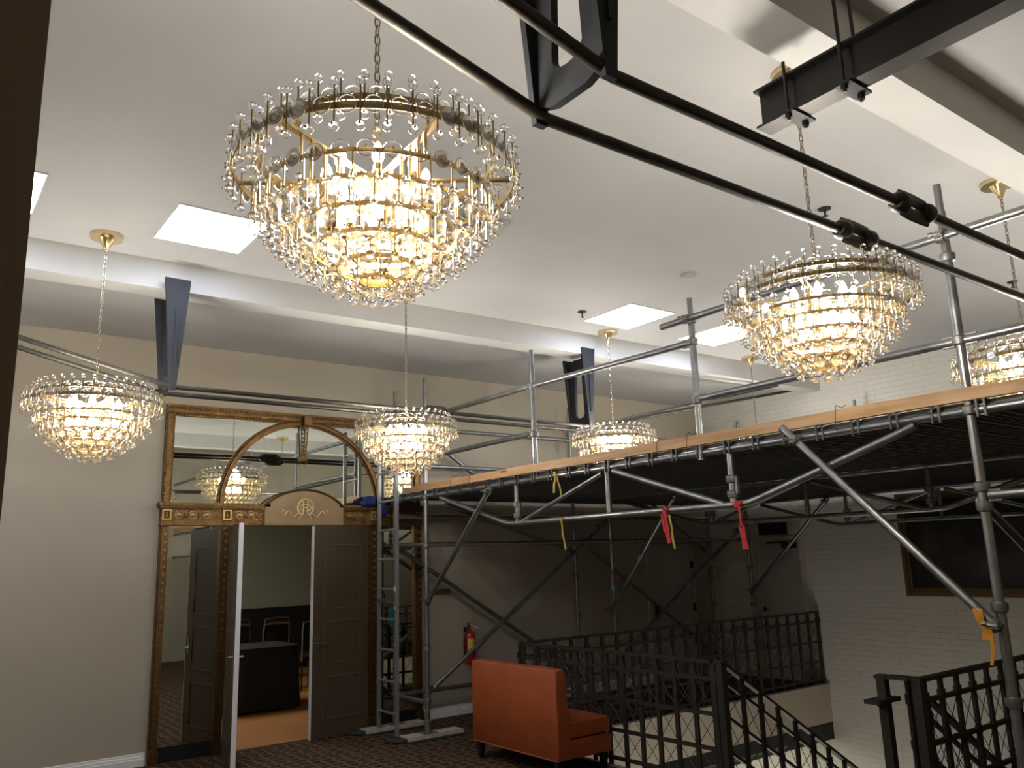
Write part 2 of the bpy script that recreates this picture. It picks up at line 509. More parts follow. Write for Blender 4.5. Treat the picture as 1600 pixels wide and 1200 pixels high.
# room behind the doorway
struct('floor', MB().box(.5, 8.0, WY + .15, 14.4, -.1, 0), M['woodfloor'], 'orange wood floor in the room beyond the doorway')
struct('floor', MB().box(DX0, DX1, WY, WY + .15, -.1, .002), M['woodfloor'])
b = MB().box(.5, 8.0, 14.2, 14.4, 0, 3.3).box(.35, .5, WY + .15, 14.4, 0, 3.3).box(8.0, 8.15, WY + .15, 14.4, 0, 3.3)
struct('wall_far', b, M['roomwall'])
struct('trim_5', MB().box(.5, 8.0, 14.16, 14.2, 0, 1.03), M['black'], 'black wainscot at the end of the room beyond')
struct('ceiling', MB().box(.35, 8.15, WY + .15, 14.4, 3.3, 3.4), M['roomwall'])
ld = bpy.data.lights.new('room_ceiling_light', 'AREA'); ld.energy = 42; ld.size = 1.2; ld.color = (1, .93, .80)
lo = bpy.data.objects.new('room_ceiling_light', ld); lo.location = (2.6, 11.2, 3.25); COL.objects.link(lo)
ld = bpy.data.lights.new('lower_lobby_light', 'AREA'); ld.energy = 26; ld.size = 1.5; ld.color = (1, .97, .80)
lo = bpy.data.objects.new('lower_lobby_light', ld); lo.location = (8.2, 7.3, -.6); COL.objects.link(lo)

struct('trim_6', MB().box(5.0, WX, 6.58, 6.66, -.66, -.45), M['black'], 'dark soffit edge under the fascia')
ld = bpy.data.lights.new('lower_lobby_light', 'POINT'); ld.energy = 52; ld.shadow_soft_size = .9; ld.color = (1, .94, .82)  # second lobby light, added to brighten the wall and deck underside above
lo = bpy.data.objects.new('lower_lobby_light', ld); lo.location = (6.6, 5.3, -2.1); COL.objects.link(lo)

# ------------------------------------------------------------------ skylights, sprinklers, detectors
def skylight(x, label):
    t = thing('ceiling_skylight', label, 'skylight', (x, 5.61, 4.05), 'ceiling skylights')
    MB().box(x - .30, x + .30, 5.28, 5.94, 4.042, 4.05).build('diffuser', M['skylight'], t)
    fr = MB().holed([(x - .307, 5.273), (x + .307, 5.273), (x + .307, 5.947), (x - .307, 5.947)],
                    [(x - .30, 5.28), (x + .30, 5.28), (x + .30, 5.94), (x - .30, 5.94)], 'xy', 4.041, 4.05)
    fr.build('frame', M['white'], t)
skylight(.24, 'bright ceiling skylight partly hidden by the dark pillar')
skylight(1.61, 'bright ceiling skylight left of the largest chandelier')
skylight(5.73, 'bright ceiling skylight above the third chandelier of the far row')
skylight(7.12, 'bright ceiling skylight partly hidden by the chandelier over the scaffold')
def sprinkler(x, y, label):
    t = thing('fire_sprinkler', label, 'sprinkler', (x, y, 4.05), 'ceiling sprinklers')
    MB().lathe((x, y, 4.05), [(.045, 0), (.045, -.006), (.03, -.012), (.012, -.014)], 20).build('escutcheon', M['hanger'], t)
    MB().tube((x, y, 4.04), (x, y, 3.995), .007).lathe((x, y, 3.995), [(.02, 0), (.02, -.003)], 12).build('sprinkler_head', M['hanger'], t)
sprinkler(2.15, 5.73, 'dark ceiling sprinkler just right of the left large skylight')
sprinkler(5.21, 5.73, 'dark ceiling sprinkler left of the middle skylight')
sprinkler(5.05, 2.975, 'dark ceiling sprinkler above the chandelier over the scaffold')
sprinkler(8.02, 2.97, 'dark ceiling sprinkler at the right edge above the scaffold rail')
def detector(x, y, label):
    t = MB().lathe((x, y, 4.05), [(.065, 0), (.065, -.012), (.055, -.03), (.03, -.04)], 24).build('smoke_detector', M['ceiling'])
    tag(t, label, 'smoke detector')
detector(5.28, 4.44, 'small round white ceiling detector in open ceiling between chandeliers')
detector(3.28, 4.42, 'small round white ceiling detector behind the largest chandelier')

# ------------------------------------------------------------------ mirrored door surround
YF = 8.27      # front of the carving
YM = 8.342     # mirror plane
sur = thing('gilded_mirror_surround', 'gilded carved surround of mirrors and columns around the double doorway', 'mirror', (3.47, WY, 0))
def mirror(name, poly):
    MB().prism(poly, 'xz', YM, YM + .012).build(name, M['mirror'], sur)
mirror('side_mirror', [(2.12, .135), (2.63, .135), (2.63, 2.12), (2.12, 2.12)])
mirror('side_mirror', [(4.31, .135), (4.82, .135), (4.82, 2.12), (4.31, 2.12)])
AC, AZ, AR = 3.48, 2.33, .84
arc = lambda r, a0, a1, n: [(AC + r * math.cos(a0 + (a1 - a0) * i / n), AZ + r * math.sin(a0 + (a1 - a0) * i / n)) for i in range(n + 1)]
mirror('lunette_mirror', arc(AR, 0, PI, 30))
mirror('spandrel_mirror', [(2.12, 2.33), (2.12, 3.2), (AC, 3.2)] + arc(AR + .005, PI / 2, PI, 16))
mirror('spandrel_mirror', [(4.82, 2.33)] + arc(AR + .005, 0, PI / 2, 16) + [(AC, 3.2), (4.82, 3.2)])
MB().box(2.12, 2.63, YM - .005, YM + .012, 0, .135).build('kick_panel', M['black'], sur)
MB().box(4.31, 4.82, YM - .005, YM + .012, 0, .135).build('kick_panel', M['black'], sur)
def column(name, x0, x1, z1, hi=True):
    b = MB().box(x0, x1, YF + .03, WY, 0, z1)
    b.box(x0 + .008, x1 - .008, YF + .012, YF + .03, .16, z1 - .02)
    c = b.build(name, M['gold'], sur)
    MB().box(x0 - .008, x1 + .008, YF, WY, 0, .10).box(x0 - .003, x1 + .003, YF + .008, WY, .10, .125).build('column_base', M['gold'], c)
    xm = (x0 + x1) / 2
    o = MB()
    z = 2.04 if z1 < 2.5 else z1 - .1
    k = 0
    while z > 1.1:       # husk drops running down the shaft
        s_ = .0125 - .0006 * min(k, 12)
        for dx in (-1, 0, 1):
            o.obox((xm + dx * s_ * .7, YF + .008, z), (s_ * .32, 0, -dx * s_ * .2), (0, .008, 0), (dx * s_ * .35, 0, s_ * .9))
        z -= .075; k += 1
    o.build('husk_ornament', M['husk'], c)
column('outer_column', 2.05, 2.125, 2.12)
column('outer_column', 4.815, 4.89, 2.12)
column('inner_pilaster', 2.62, 2.70, 2.12)
column('inner_pilaster', 4.24, 4.325, 2.12)
def beads(b, p0, p1, step, r):
    p0, p1 = Vector(p0), Vector(p1); n = int((p1 - p0).length / step)
    for i in range(n + 1): b.ball(p0.lerp(p1, i / n), r, 6, 4)
def moulding(name, x0, x1, z0, z1, horiz):
    b = MB(); g = MB()
    if horiz:
        b.box(x0, x1, YF + .05, WY, z0, z1).box(x0, x1, YF + .03, YF + .05, z0 + .03, z1 - .015)
        b.box(x0, x1, YF + .015, YF + .04, z1 - .02, z1)
        beads(g, (x0, YF + .03, z0 + .02), (x1, YF + .03, z0 + .02), .024, .010)
        beads(g, (x0, YF + .02, z1 - .035), (x1, YF + .02, z1 - .035), .03, .011)
    else:
        b.box(x0, x1, YF + .05, WY, z0, z1).box(x0 + .015, x1 - .02, YF + .03, YF + .05, z0, z1)
        beads(g, (x1 - .012, YF + .03, z0), (x1 - .012, YF + .03, z1), .024, .010)
        beads(g, (x0 + .01, YF + .03, z0), (x0 + .01, YF + .03, z1), .03, .011)
    g.build('beading', M['beads'], b.build(name, M['gold'], sur))
moulding('top_moulding', 2.05, 4.89, 3.19, 3.295, True)
moulding('side_moulding', 2.05, 2.135, 2.33, 3.2, False)
moulding('side_moulding', 4.805, 4.89, 2.33, 3.2, False)
def archring(r0, r1, y0, y1, b, n=40):
    v, f = [], []
    for i in range(n + 1):
        a = PI * i / n
        for r in (r0, r1):
            for y in (y0, y1):
                v.append((AC + r * math.cos(a), y, AZ + r * math.sin(a)))
    for i in range(n):
        k = 4 * i
        f += [(k, k + 4, k + 5, k + 1), (k + 2, k + 3, k + 7, k + 6), (k, k + 2, k + 6, k + 4), (k + 1, k + 5, k + 7, k + 3)]
    b.add(v, f, False)
b = MB()
archring(AR - .005, AR + .07, YF + .06, WY, b); archring(AR + .015, AR + .045, YF + .035, YF + .06, b)
am = b.build('arch_moulding', M['gold'], sur)
b = MB()
for i in range(110):
    a = PI * (i + .5) / 110
    b.ball((AC + (AR + .057) * math.cos(a), YF + .05, AZ + (AR + .057) * math.sin(a)), .010, 6, 4)
b.build('beading', M['beads'], am)
# entablatures
def rosette(b, x, z, r):
    n = 20
    b.path([(x + r * math.cos(2 * PI * i / n), YF - .004, z + r * math.sin(2 * PI * i / n)) for i in range(n)], .003, 5, True)
    for k in range(7):
        a = PI * (k - 3) / 7 + PI / 2
        b.obox((x + .5 * r * math.cos(a), YF - .004, z - .25 * r + .6 * r * math.sin(a)), (.0028 * math.sin(a), 0, -.0028 * math.cos(a)), (0, .004, 0), (r * .32 * math.cos(a), 0, r * .32 * math.sin(a)))
def entab(x0, x1, blocks, ros):
    e = MB().box(x0, x1, YF + .01, WY, 2.165, 2.275)
    e.box(x0 - .005, x1 + .005, YF, WY, 2.12, 2.135).box(x0, x1, YF + .005, WY, 2.135, 2.165)
    e = e.build('entablature', M['gold'], sur)
    c = MB().box(x0 - .01, x1 + .01, YF - .01, WY, 2.275, 2.288).box(x0 - .02, x1 + .03, YF - .018, WY, 2.288, 2.305).box(x0 - .03, x1 + .045, YF - .03, WY, 2.305, 2.335)
    beads(c, (x0, YF - .012, 2.283), (x1, YF - .012, 2.283), .02, .006)
    c.build('cornice', M['gold'], e)
    for bx in blocks:
        MB().holed([(bx - .042, 2.172), (bx + .042, 2.172), (bx + .042, 2.27), (bx - .042, 2.27)],
                   [(bx - .028, 2.186), (bx + .028, 2.186), (bx + .028, 2.256), (bx - .028, 2.256)], 'xz', YF - .012, YF + .012)\
            .ball((bx, YF, 2.235), .012, 8, 5).ball((bx, YF, 2.21), .016, 8, 5).build('corner_block', M['goldhi'], e)
    r = MB()
    for rx in ros: rosette(r, rx, 2.22, .036)
    for a, c_ in zip(ros, ros[1:]):
        if c_ - a < .2:
            mx_ = (a + c_) / 2
            r.lathe((mx_, YF, 2.195), [(.006, 0), (.018, .012), (.022, .03), (.012, .034)], 10).ball((mx_, YF, 2.24), .012, 6, 4)
    r.build('frieze_carving', M['goldhi'], e)
entab(2.045, 3.04, [2.09, 2.66], [2.20, 2.33, 2.46, 2.78, 2.90])
entab(3.88, 4.895, [4.28, 4.85], [3.98, 4.10, 4.45, 4.58, 4.71])
# pediment over the doors
n = 24
pts = [(3.03, 2.12), (3.89, 2.12), (3.89, 2.315)]
cx, half, z0, hz = 3.46, .43, 2.315, .17
rr = (half * half + hz * hz) / (2 * hz)
a0 = math.asin(half / rr)
top = [(cx + rr * math.sin(a), z0 + hz - rr + rr * math.cos(a)) for a in [a0 - 2 * a0 * i / n for i in range(n + 1)]]
ped = MB().prism([(3.03, 2.12), (3.89, 2.12)] + top, 'xz', YF - .03, WY).box(3.03, 3.89, YF - .036, YF - .03, 2.12, 2.16).build('pediment', M['pedi'], sur)
b = MB()
b.path([(x, YF - .03, z) for x, z in top], .012, 8)
for i in range(46):
    a = a0 - 2 * a0 * (i + .5) / 46
    b.ball((cx + (rr + .006) * math.sin(a), YF - .04, z0 + hz - rr + (rr + .006) * math.cos(a)), .008, 6, 4)
b.build('pediment_moulding', M['gold'], ped)
b = MB(); YY = YF - .034
def ln(p, r=.0045, closed=False):
    b.path([(x, YY, z) for x, z in p], r * 1.3, 6, closed, flat=(r * 1.3, r * 1.3))
mcx, mcz, mr = 3.46, 2.30, .085
ln([(mcx + mr * math.cos(t), mcz + mr * 1.0 * math.sin(t)) for t in [PI * 1.5 + .45 + (2 * PI - .9) * i / 40 for i in range(41)]], .0065)
for i in range(30):
    t = PI * 1.5 + .5 + (2 * PI - 1) * i / 29
    b.obox((mcx + mr * math.cos(t), YY, mcz + mr * math.sin(t)), (.011 * math.cos(t + .6), 0, .011 * math.sin(t + .6)), (0, .003, 0), (-.003 * math.sin(t + .6), 0, .003 * math.cos(t + .6)))
for sx in (-1, 1):
    ln([(mcx + sx * .028, mcz - .07), (mcx + sx * .024, mcz - .03), (mcx + sx * .024, mcz + .03), (mcx + sx * .028, mcz + .07)], .005)
    ln([(mcx + sx * (.012 + .048 * math.sin(t)), mcz + .033 * math.cos(t)) for t in [PI * i / 14 for i in range(15)]], .0045)
    # ribbon of the wreath
    ln([(mcx + sx * (.045 + .19 * t), mcz - .085 + .02 * math.sin(t * 11) + .05 * t * t * (1 if t < .85 else .6)) for t in [i / 24 for i in range(25)]], .005)
    ln([(mcx + sx * (.235 + .012 * math.cos(t)), mcz - .045 + .016 * math.sin(t)) for t in [-1 + 3.4 * i / 10 for i in range(11)]], .005)
    ln([(mcx + sx * .045, mcz - .08), (mcx + sx * .07, mcz - .115)], .004)
ln([(mcx - .026, mcz), (mcx + .026, mcz)], .005)
ln([(mcx - .03, mcz + .035), (mcx + .03, mcz + .035)], .004)
ln([(mcx - .03, mcz - .035), (mcx + .03, mcz - .035)], .004)
b.build('monogram', M['mono'], ped)
# pierced keystone bracket hanging from the top moulding
kb = MB().box(3.42, 3.50, YF - .06, YF + .05, 3.17, 3.27)
for x0, x1 in ((3.422, 3.440), (3.498, 3.478), (3.460, 3.459)):
    kb.tube((x0, YM - .04, 3.18), (x1, YM - .03, 2.84), .008, 6)
for k in range(7):
    z = 3.14 - k * .045; wd = .036 - .002 * k
    kb.tube((3.46 - wd, YM - .035, z), (3.46 + wd, YM - .035, z), .005, 6).ball((3.46, YM - .04, z - .02), .012, 6, 5)
kb.box(3.428, 3.492, YM - .05, YM - .002, 2.80, 2.85)
for dx in (-.03, .03): kb.path([(3.46 + dx, YM - .03, 2.80), (3.46 + dx * 1.3, YM - .03, 2.785), (3.46 + dx * .9, YM - .03, 2.76)], .005, 6)
kb.build('keystone_bracket', M['gold'], sur)

# doors
def door_leaf(name, hx, hy, ang, wd, label, side):
    """leaf hinged at (hx,hy); ang = direction of the leaf from the hinge"""
    d = Vector((math.cos(ang), math.sin(ang), 0)); nrm = Vector((-d.y, d.x, 0)) * side
    def P(u, t, z): return Vector((hx, hy, 0)) + d * u + nrm * t + Vector((0, 0, z))
    def ob(bm_, u0, u1, t0, t1, z0, z1):
        bm_.obox(P((u0 + u1) / 2, (t0 + t1) / 2, (z0 + z1) / 2), d * (u1 - u0) / 2, nrm * (t1 - t0) / 2, (0, 0, (z1 - z0) / 2))
    a = MB(); ob(a, 0, wd - .004, -.021, .021, .012, 2.108)
    leaf = a.build(name, M['door']); leaf['label'] = label; leaf['kind'] = 'structure'
    for z0, z1 in ((.18, .60), (.72, 1.14), (1.26, 1.92)):
        g = MB()
        for s_ in (-1, 1):
            t0, t1 = (.021, .027) if s_ > 0 else (-.027, -.021)
            u0, u1 = .11, wd - .13
            for q in ((u0, u1, z0, z0 + .012), (u0, u1, z1 - .012, z1), (u0, u0 + .012, z0, z1), (u1 - .012, u1, z0, z1)):
                ob(g, q[0], q[1], t0, t1, q[2], q[3])
        g.build('panel_moulding', M['doorpanel'], leaf)
    e = MB(); ob(e, wd - .005, wd + .001, -.0215, .0215, .012, 2.108)
    e.build('edge_strip', M['doorwhite'], leaf, 'white painted edge of the door')
    h = MB()
    for s_ in (-1, 1):
        t0, t1 = (.021, .028) if s_ > 0 else (-.028, -.021)
        ob(h, wd - .085, wd - .045, t0, t1, .86, 1.03)
        c = P(wd - .065, s_ * .028, .93)
        h.tube(c, c + nrm * s_ * .035, .009, 8).tube(c + nrm * s_ * .035, c + nrm * s_ * .035 - d * .09, .008, 8)
    h.build('door_handle', M['steel'], leaf)
    hg = MB()
    for z in (.2, 1.05, 1.9): hg.tube(P(-.004, 0, z - .05), P(-.004, 0, z + .05), .008, 8)
    hg.build('hinge', M['steel'], leaf)
door_leaf('door_1', 2.715, 8.27, math.radians(258.5), .70, 'left brown door leaf standing open edge on with a white edge', 1)
door_leaf('door_2', 4.232, 8.335, math.radians(189.5), .70, 'right brown panelled door leaf nearly closed', 1)

# grey service door in the back wall and white framed door in the brick wall
b = MB().box(8.60, 9.50, WY - .012, WY, 0, 1.81)
d3 = b.build('door_3', M['greydoor']); d3['kind'] = 'structure'; d3['label'] = 'plain grey door at the end of the back wall'
MB().box(8.56, 8.60, WY - .03, WY, 0, 1.85).box(9.50, 9.54, WY - .03, WY, 0, 1.85).box(8.56, 9.54, WY - .03, WY, 1.81, 1.85).build('door_frame', M['greydoor'], d3)
MB().box(8.68, 8.75, WY - .025, WY - .012, .82, 1.02).tube((8.715, WY - .025, .93), (8.715, WY - .06, .93), .01).tube((8.715, WY - .06, .93), (8.83, WY - .06, .92), .009).build('door_handle', M['black'], d3)
for z in (.5, .95, 1.55): MB().box(9.47, 9.51, WY - .035, WY - .012, z - .05, z + .05).build('hinge', M['black'], d3)
b = MB().box(WX - .012, WX, 6.80, 7.50, 0, 1.86)
d4 = b.build('door_4', M['greydoor']); d4['kind'] = 'structure'; d4['label'] = 'pale door in the brick wall behind the railing'
MB().box(WX - .03, WX, 7.50, 7.56, 0, 2.16).box(WX - .03, WX, 6.74, 6.80, 0, 2.16).box(WX - .03, WX, 6.74, 7.56, 2.12, 2.16).box(WX - .03, WX, 6.80, 7.5, 1.86, 1.9).box(WX - .01, WX, 6.8, 7.5, 1.9, 2.12).build('door_frame', M['cream'], d4)
MB().ball((WX - .06, 7.42, .92), .03, 12, 8).tube((WX - .06, 7.42, .92), (WX - .012, 7.42, .92), .012).box(WX - .075, WX - .065, 7.33, 7.42, .915, .925).build('door_handle', M['black'], d4)
MB().box(WX - .06, WX - .012, 6.84, 7.06, 1.74, 1.81).box(WX - .035, WX - .02, 7.0, 7.32, 1.81, 1.83).build('door_closer', M['black'], d4)
t = thing('ventilation_grille', 'black louvred grille over the pale door in the brick wall', 'grille', (WX - .03, 7.2, 1.95))
MB().box(WX - .035, WX - .012, 6.97, 7.43, 1.93, 2.09).build('grille_frame', M['black'], t)
b = MB()
for k in range(8): b.box(WX - .042, WX - .034, 6.985, 7.415, 1.94 + k * .018, 1.95 + k * .018)
b.build('louvre', M['rubber'], t)

# painting on the brick wall
t = thing('framed_painting', 'large dark painting in a dull gilt frame on the brick wall', 'painting', (WX, 3.8, 1.13))
y0, y1, z0, z1 = 2.3, 5.36, 1.13, 2.34
MB().box(WX - .03, WX, y0 + .07, y1 - .07, z0 + .07, z1 - .07).build('canvas', M['painting'], t)
MB().holed([(y0, z0), (y1, z0), (y1, z1), (y0, z1)], [(y0 + .05, z0 + .05), (y1 - .05, z0 + .05), (y1 - .05, z1 - .05), (y0 + .05, z1 - .05)], 'yz', WX - .06, WX)\
    .holed([(y0 + .045, z0 + .045), (y1 - .045, z0 + .045), (y1 - .045, z1 - .045), (y0 + .045, z1 - .045)], [(y0 + .09, z0 + .09), (y1 - .09, z0 + .09), (y1 - .09, z1 - .09), (y0 + .09, z1 - .09)], 'yz', WX - .045, WX).build('picture_frame', M['gilt'], t)

# ------------------------------------------------------------------ tension rods and their hangers under the ceiling beams
def hanger(x, y0, y1, label):
    t = thing('iron_hanger_bracket', label, 'bracket', (x, (y0 + y1) / 2, 3.03), 'tension rod hangers')
    zt = 3.89
    for nm, y, zz, s_ in (('near_flange', y0, zt, -1), ('far_flange', y1, 3.80, 1)):
        ya, yb = (y - .024, y) if s_ < 0 else (y, y + .024)
        MB().prism([(x - .022, 3.02), (x + .022, 3.02), (x + .042, 3.25), (x + .095, zz), (x - .095, zz), (x - .042, 3.25)], 'xz', ya, yb)\
            .tube((x - .06, ya - .002, zz - .04), (x - .06, yb + .002, zz - .04), .012, 8).tube((x + .06, ya - .002, zz - .04), (x + .06, yb + .002, zz - .04), .012, 8).box(x - .008, x + .008, ya - (.012 if s_ < 0 else 0), yb + (0 if s_ < 0 else .012), 3.2, zz - .25).build(nm, M['hanger'], t)
    # web with a long slot, its lower edge straight between the rods
    ym = (y0 + y1) / 2; hw = (y1 - y0) / 2
    outer, inner = [], []
    N = 32
    for i in range(N):
        a = 2 * PI * i / N
        c_, s_ = math.cos(a), math.sin(a)
        k = max(abs(c_) / hw, abs(s_) / .375)
        outer.append((ym + c_ / k, 3.42 + s_ / k))
        zz = .27 * s_
        half = .060 + .012 * (1 if s_ < 0 else -1) * abs(s_)
        e = (abs(s_) ** 8)
        inner.append((ym + half * (1 if c_ > 0 else -1) * min(1, abs(c_) * 1.9) ** .6, 3.42 + zz))
    MB().holed(outer, inner, 'yz', x - .014, x + .014).build('web', M['hanger'], t)
    return t
hanger(1.585, 6.33, 6.60, 'dark iron rod hanger under the far beam above the left chandelier')
hanger(5.79, 6.33, 6.60, 'dark iron rod hanger with long slot under the far beam beside the scaffold rails')
hanger(1.50, 1.50, 1.79, 'large dark iron rod hanger overhead right of the largest chandelier')
def tie_rod(y, xl, xr, xt, r, label):
    z = 3.045
    t = thing('tension_rod', label, 'tension rod', (xl, y, z), 'truss rods under the ceiling beams')
    sl = .243; ll = 3.95 if y < 6.5 else 3.45
    MB().tube((xl, y, z), (xl - ll, y, z + sl * ll), r, 14).tube((xl, y, z), (xt - .10, y, z), r, 14).build('rod', M['rod'], t)
    MB().tube((xt + .10, y, z), (xr, y, z), r, 14).tube((xr, y, z), (9.95, y, z + (.235 if y < 6.5 else .205) * (9.95 - xr)), r, 14).build('rod', M['rod'], t)
    b = MB()
    for s_ in (-1, 1):
        b.lathe((xt + s_ * .10, y, z), [(r, -.035), (r * 1.9, -.025), (r * 2.1, .0), (r * 2.0, .022), (r * 1.5, .034), (r, .036)], 16, (s_, 0, 0))
        b.path([(xt + .10 * k / 4, y, z + s_ * r * (1.62 - .014 * k * k)) for k in range(-4, 5)], r, 8, flat=(r * .55, r * 1.5))
    b.build('turnbuckle', M['rod'], t)
tie_rod(6.33, 1.585, 5.80, 3.9, .018, 'dark iron tension rod under the far beam, the nearer of the far pair')
tie_rod(6.60, 1.585, 5.78, 3.75, .018, 'dark iron tension rod under the far beam, the one nearer the mirrored wall')
tie_rod(1.50, 1.53, 5.8, 3.20, .0205, 'dark iron tension rod overhead, upper of the near pair in view')
tie_rod(1.79, 1.52, 5.8, 3.26, .0205, 'dark iron tension rod overhead, crossing in front of the largest chandelier chain')

# black I beam slung below the near ceiling beam
t = thing('steel_i_beam', 'black steel I beam slung under the ceiling beam at upper right', 'beam', (2.9, 1.95, 3.5))
b = MB()
b.box(2.85, 2.95, -.44, 1.95, 3.50, 3.511).box(2.85, 2.95, -.44, 1.95, 3.67, 3.681).box(2.896, 2.904, -.44, 1.95, 3.511, 3.67)
b.build('beam_section', M['ibeam'], t)
for y, ztop in ((1.785, 3.73), (1.53, 4.05)):
    cl = MB().box(2.825, 2.985, y - .035, y + .035, 3.488, 3.499).build('clamp_plate', M['hanger'], t)
    for x in (2.842, 2.962):
        MB().tube((x, y, 3.46), (x, y, ztop), .0075, 10).build('threaded_rod', M['ibeam'], t)
        MB().lathe((x, y, 3.468), [(.016, 0), (.016, .02)], 6, smooth=False).build('nut', M['hanger'], t)

# ------------------------------------------------------------------ chandeliers
def ring_mb(r, z, h, th=.004):
    return MB().lathe((0, 0, z), [(r, -h / 2), (r + th, -h / 2), (r + th, h / 2), (r, h / 2)], 72, closed=True, smooth=False)
def thin_disc(c, nrm, r=.0262, th=.004):
    b = MB()
    b.lathe(c, [(r * .5, -th / 2), (r - .0022, -th / 2), (r - .0022, th / 2), (r * .5, th / 2)], 20, nrm, mi=0)
    b.lathe(c, [(r - .0022, -th / 2), (r, -th * .3), (r, th * .3), (r - .0022, th / 2)], 20, nrm, mi=1, closed=True)
    return b
def lens_disc(c, nrm, r=.0275, th=.010):
    return MB().lathe(c, [(.002, -th), (r * .45, -th * .85), (r * .8, -th * .5), (r, -.0015), (r, .0015), (r * .8, th * .5), (r * .45, th * .85), (.002, th)], 18, nrm)
#        R    z     N  ball up, ball down, disc kind, disc dz, parts?
TIERS = [(.355, -.016, 36, .052, -.050, 'thin', 0, 0),
         (.420, -.080, 40, .055, -.055, 'thin', -.002, 1),
         (.345, -.165, 32, None, -.075, 'thin', 0, 0),
         (.300, -.215, 30, None, -.078, 'lens', -.036, 1),
         (.245, -.270, 24, None, -.075, 'lens', -.036, 1),
         (.185, -.320, 18, None, -.070, 'lens', -.034, 0),
         (.115, -.370, 12, None, -.062, 'lens', -.032, 0),
         (.050, -.405, 6, None, -.045, None, 0, 0)]
def make_chandelier():
    root = thing('chandelier', '', 'chandelier', (0, 0, 0), 'round tiered glass chandeliers')
    stuffd = MB(); stuffl = MB(); stuffb = MB(); stuffr = MB()
    for ti, (R_, z, N, up, dn, kind, dz, own) in enumerate(TIERS):
        h = .020 if ti < 2 else .014
        ring_mb(R_, z, h).build('ring_band', M['brassd'] if ti < 3 else M['brass'], root)
        for i in range(N):
            a = 2 * PI * (i + (.5 if ti % 2 else 0)) / N
            ro = Vector((math.cos(a), math.sin(a), 0))
            c = ro * (R_ + .010) + Vector((0, 0, z))
            rb, bb = MB(), []
            rb.tube(c + Vector((0, 0, up if up else .008)), c + Vector((0, 0, dn)), .0024, 6, cap=False)
            if up: bb.append(MB().ball(c + Vector((0, 0, up + .008)), .0128, 12, 9))
            bb.append(MB().ball(c + Vector((0, 0, dn - .008)), .0128, 12, 9))
            rb.ball(c + ro * .016 + Vector((0, 0, dn - .008)), .0042, 6, 4)
            if ti < 2 or ti == 4:
                rod = rb.build('hanging_rod', M['brassd'] if ti < 2 else M['brass'], root)
            else: stuffr.add(rb.v, rb.f, True)
            for q in bb:
                if ti == 1 or (ti == 4 and i < 20): q.build('glass_bead', M['ball'], rod)
                else: stuffb.add(q.v, q.f, True)
            if kind:
                a2 = a + PI / N
                ro = Vector((math.cos(a2), math.sin(a2), 0))
                c = ro * (R_ + .013) + Vector((0, 0, z + dz))
                if kind == 'thin': d = thin_disc(c, ro)
                else: d = lens_disc(c, (ro - Vector((0, 0, .35))).normalized())
                if own: d.build('glass_disc', [M['disc'], M['rim']] if kind == 'thin' else M['lens'], root)
                else:
                    tgt = stuffd if kind == 'thin' else stuffl
                    k = len(tgt.v)
                    tgt.v += d.v; tgt.f += [[q + k for q in f] for f in d.f]; tgt.sm += d.sm; tgt.mi += d.mi
                stuffr.ball(c + ro * .007 - Vector((0, 0, dz)), .004, 6, 4)
    for mb, nm, mt in ((stuffd, 'glass_disc', [M['disc'], M['rim']]), (stuffl, 'glass_disc', M['lens']), (stuffb, 'glass_bead', M['ball']), (stuffr, 'hanging_rod', M['brass'])):
        o = mb.build(nm, mt, root); o['kind'] = 'stuff'
    # frame: centre column, flat arms, uprights between the rings
    MB().lathe((0, 0, 0), [(.006, .06), (.012, .05), (.012, -.06), (.045, -.075), (.05, -.10), (.045, -.12), (.012, -.13), (.006, -.30), (.003, -.345)], 20).build('centre_column', M['brass'], root)
    MB().path([(.016 * math.cos(t), 0, .075 + .02 * math.sin(t)) for t in [2 * PI * i / 16 for i in range(16)]], .003, 6, True).build('hanging_loop', M['brass'], root)
    for i in range(6):
        a = 2 * PI * (i + .3) / 6
        d = Vector((math.cos(a), math.sin(a), 0)); q = Vector((-d.y, d.x, 0))
        MB().obox(d * .235 + Vector((0, 0, -.088)), d * .186, q * .010, (0, 0, .003)).build('arm', M['brass'], root)
        u = MB().tube(d * .352 + Vector((0, 0, .005)), d * .352 + Vector((0, 0, -.088)), .005, 8)
        u.tube(d * .335 + Vector((0, 0, -.088)), d * .335 + Vector((0, 0, -.168)), .005, 8)
        u.tube(d * .293 + Vector((0, 0, -.088)), d * .293 + Vector((0, 0, -.22)), .005, 8)
        u.tube(d * .24 + Vector((0, 0, -.088)), d * .24 + Vector((0, 0, -.275)), .0045, 8)
        u.tube(d * .18 + Vector((0, 0, -.088)), d * .18 + Vector((0, 0, -.325)), .0045, 8)
        u.tube(d * .11 + Vector((0, 0, -.088)), d * .11 + Vector((0, 0, -.375)), .004, 8)
        u.tube(d * .110 + Vector((0, 0, -.375)), d * .048 + Vector((0, 0, -.405)), .003, 6)
        u.build('upright', M['brass'], root)
    for i in range(14):
        a = 2 * PI * (i + .25) / 8 if i < 8 else 2 * PI * i / 6
        r = .15 if i < 8 else .10
        c = Vector((r * math.cos(a), r * math.sin(a), -.125 if i < 8 else -.25))
        s = MB().path([Vector((.04 * math.cos(a), .04 * math.sin(a), -.11)) if i < 8 else Vector((.01 * math.cos(a), .01 * math.sin(a), -.27)), Vector((.09 * math.cos(a), .09 * math.sin(a), -.135)) if i < 8 else Vector((.05 * math.cos(a), .05 * math.sin(a), -.275)), c + Vector((0, 0, -.01))], .005, 6)
        s.lathe(c, [(.006, -.012), (.017, -.006), (.011, 0), (.011, .022)], 12)
        s = s.build('lamp_socket', M['brass'], root)
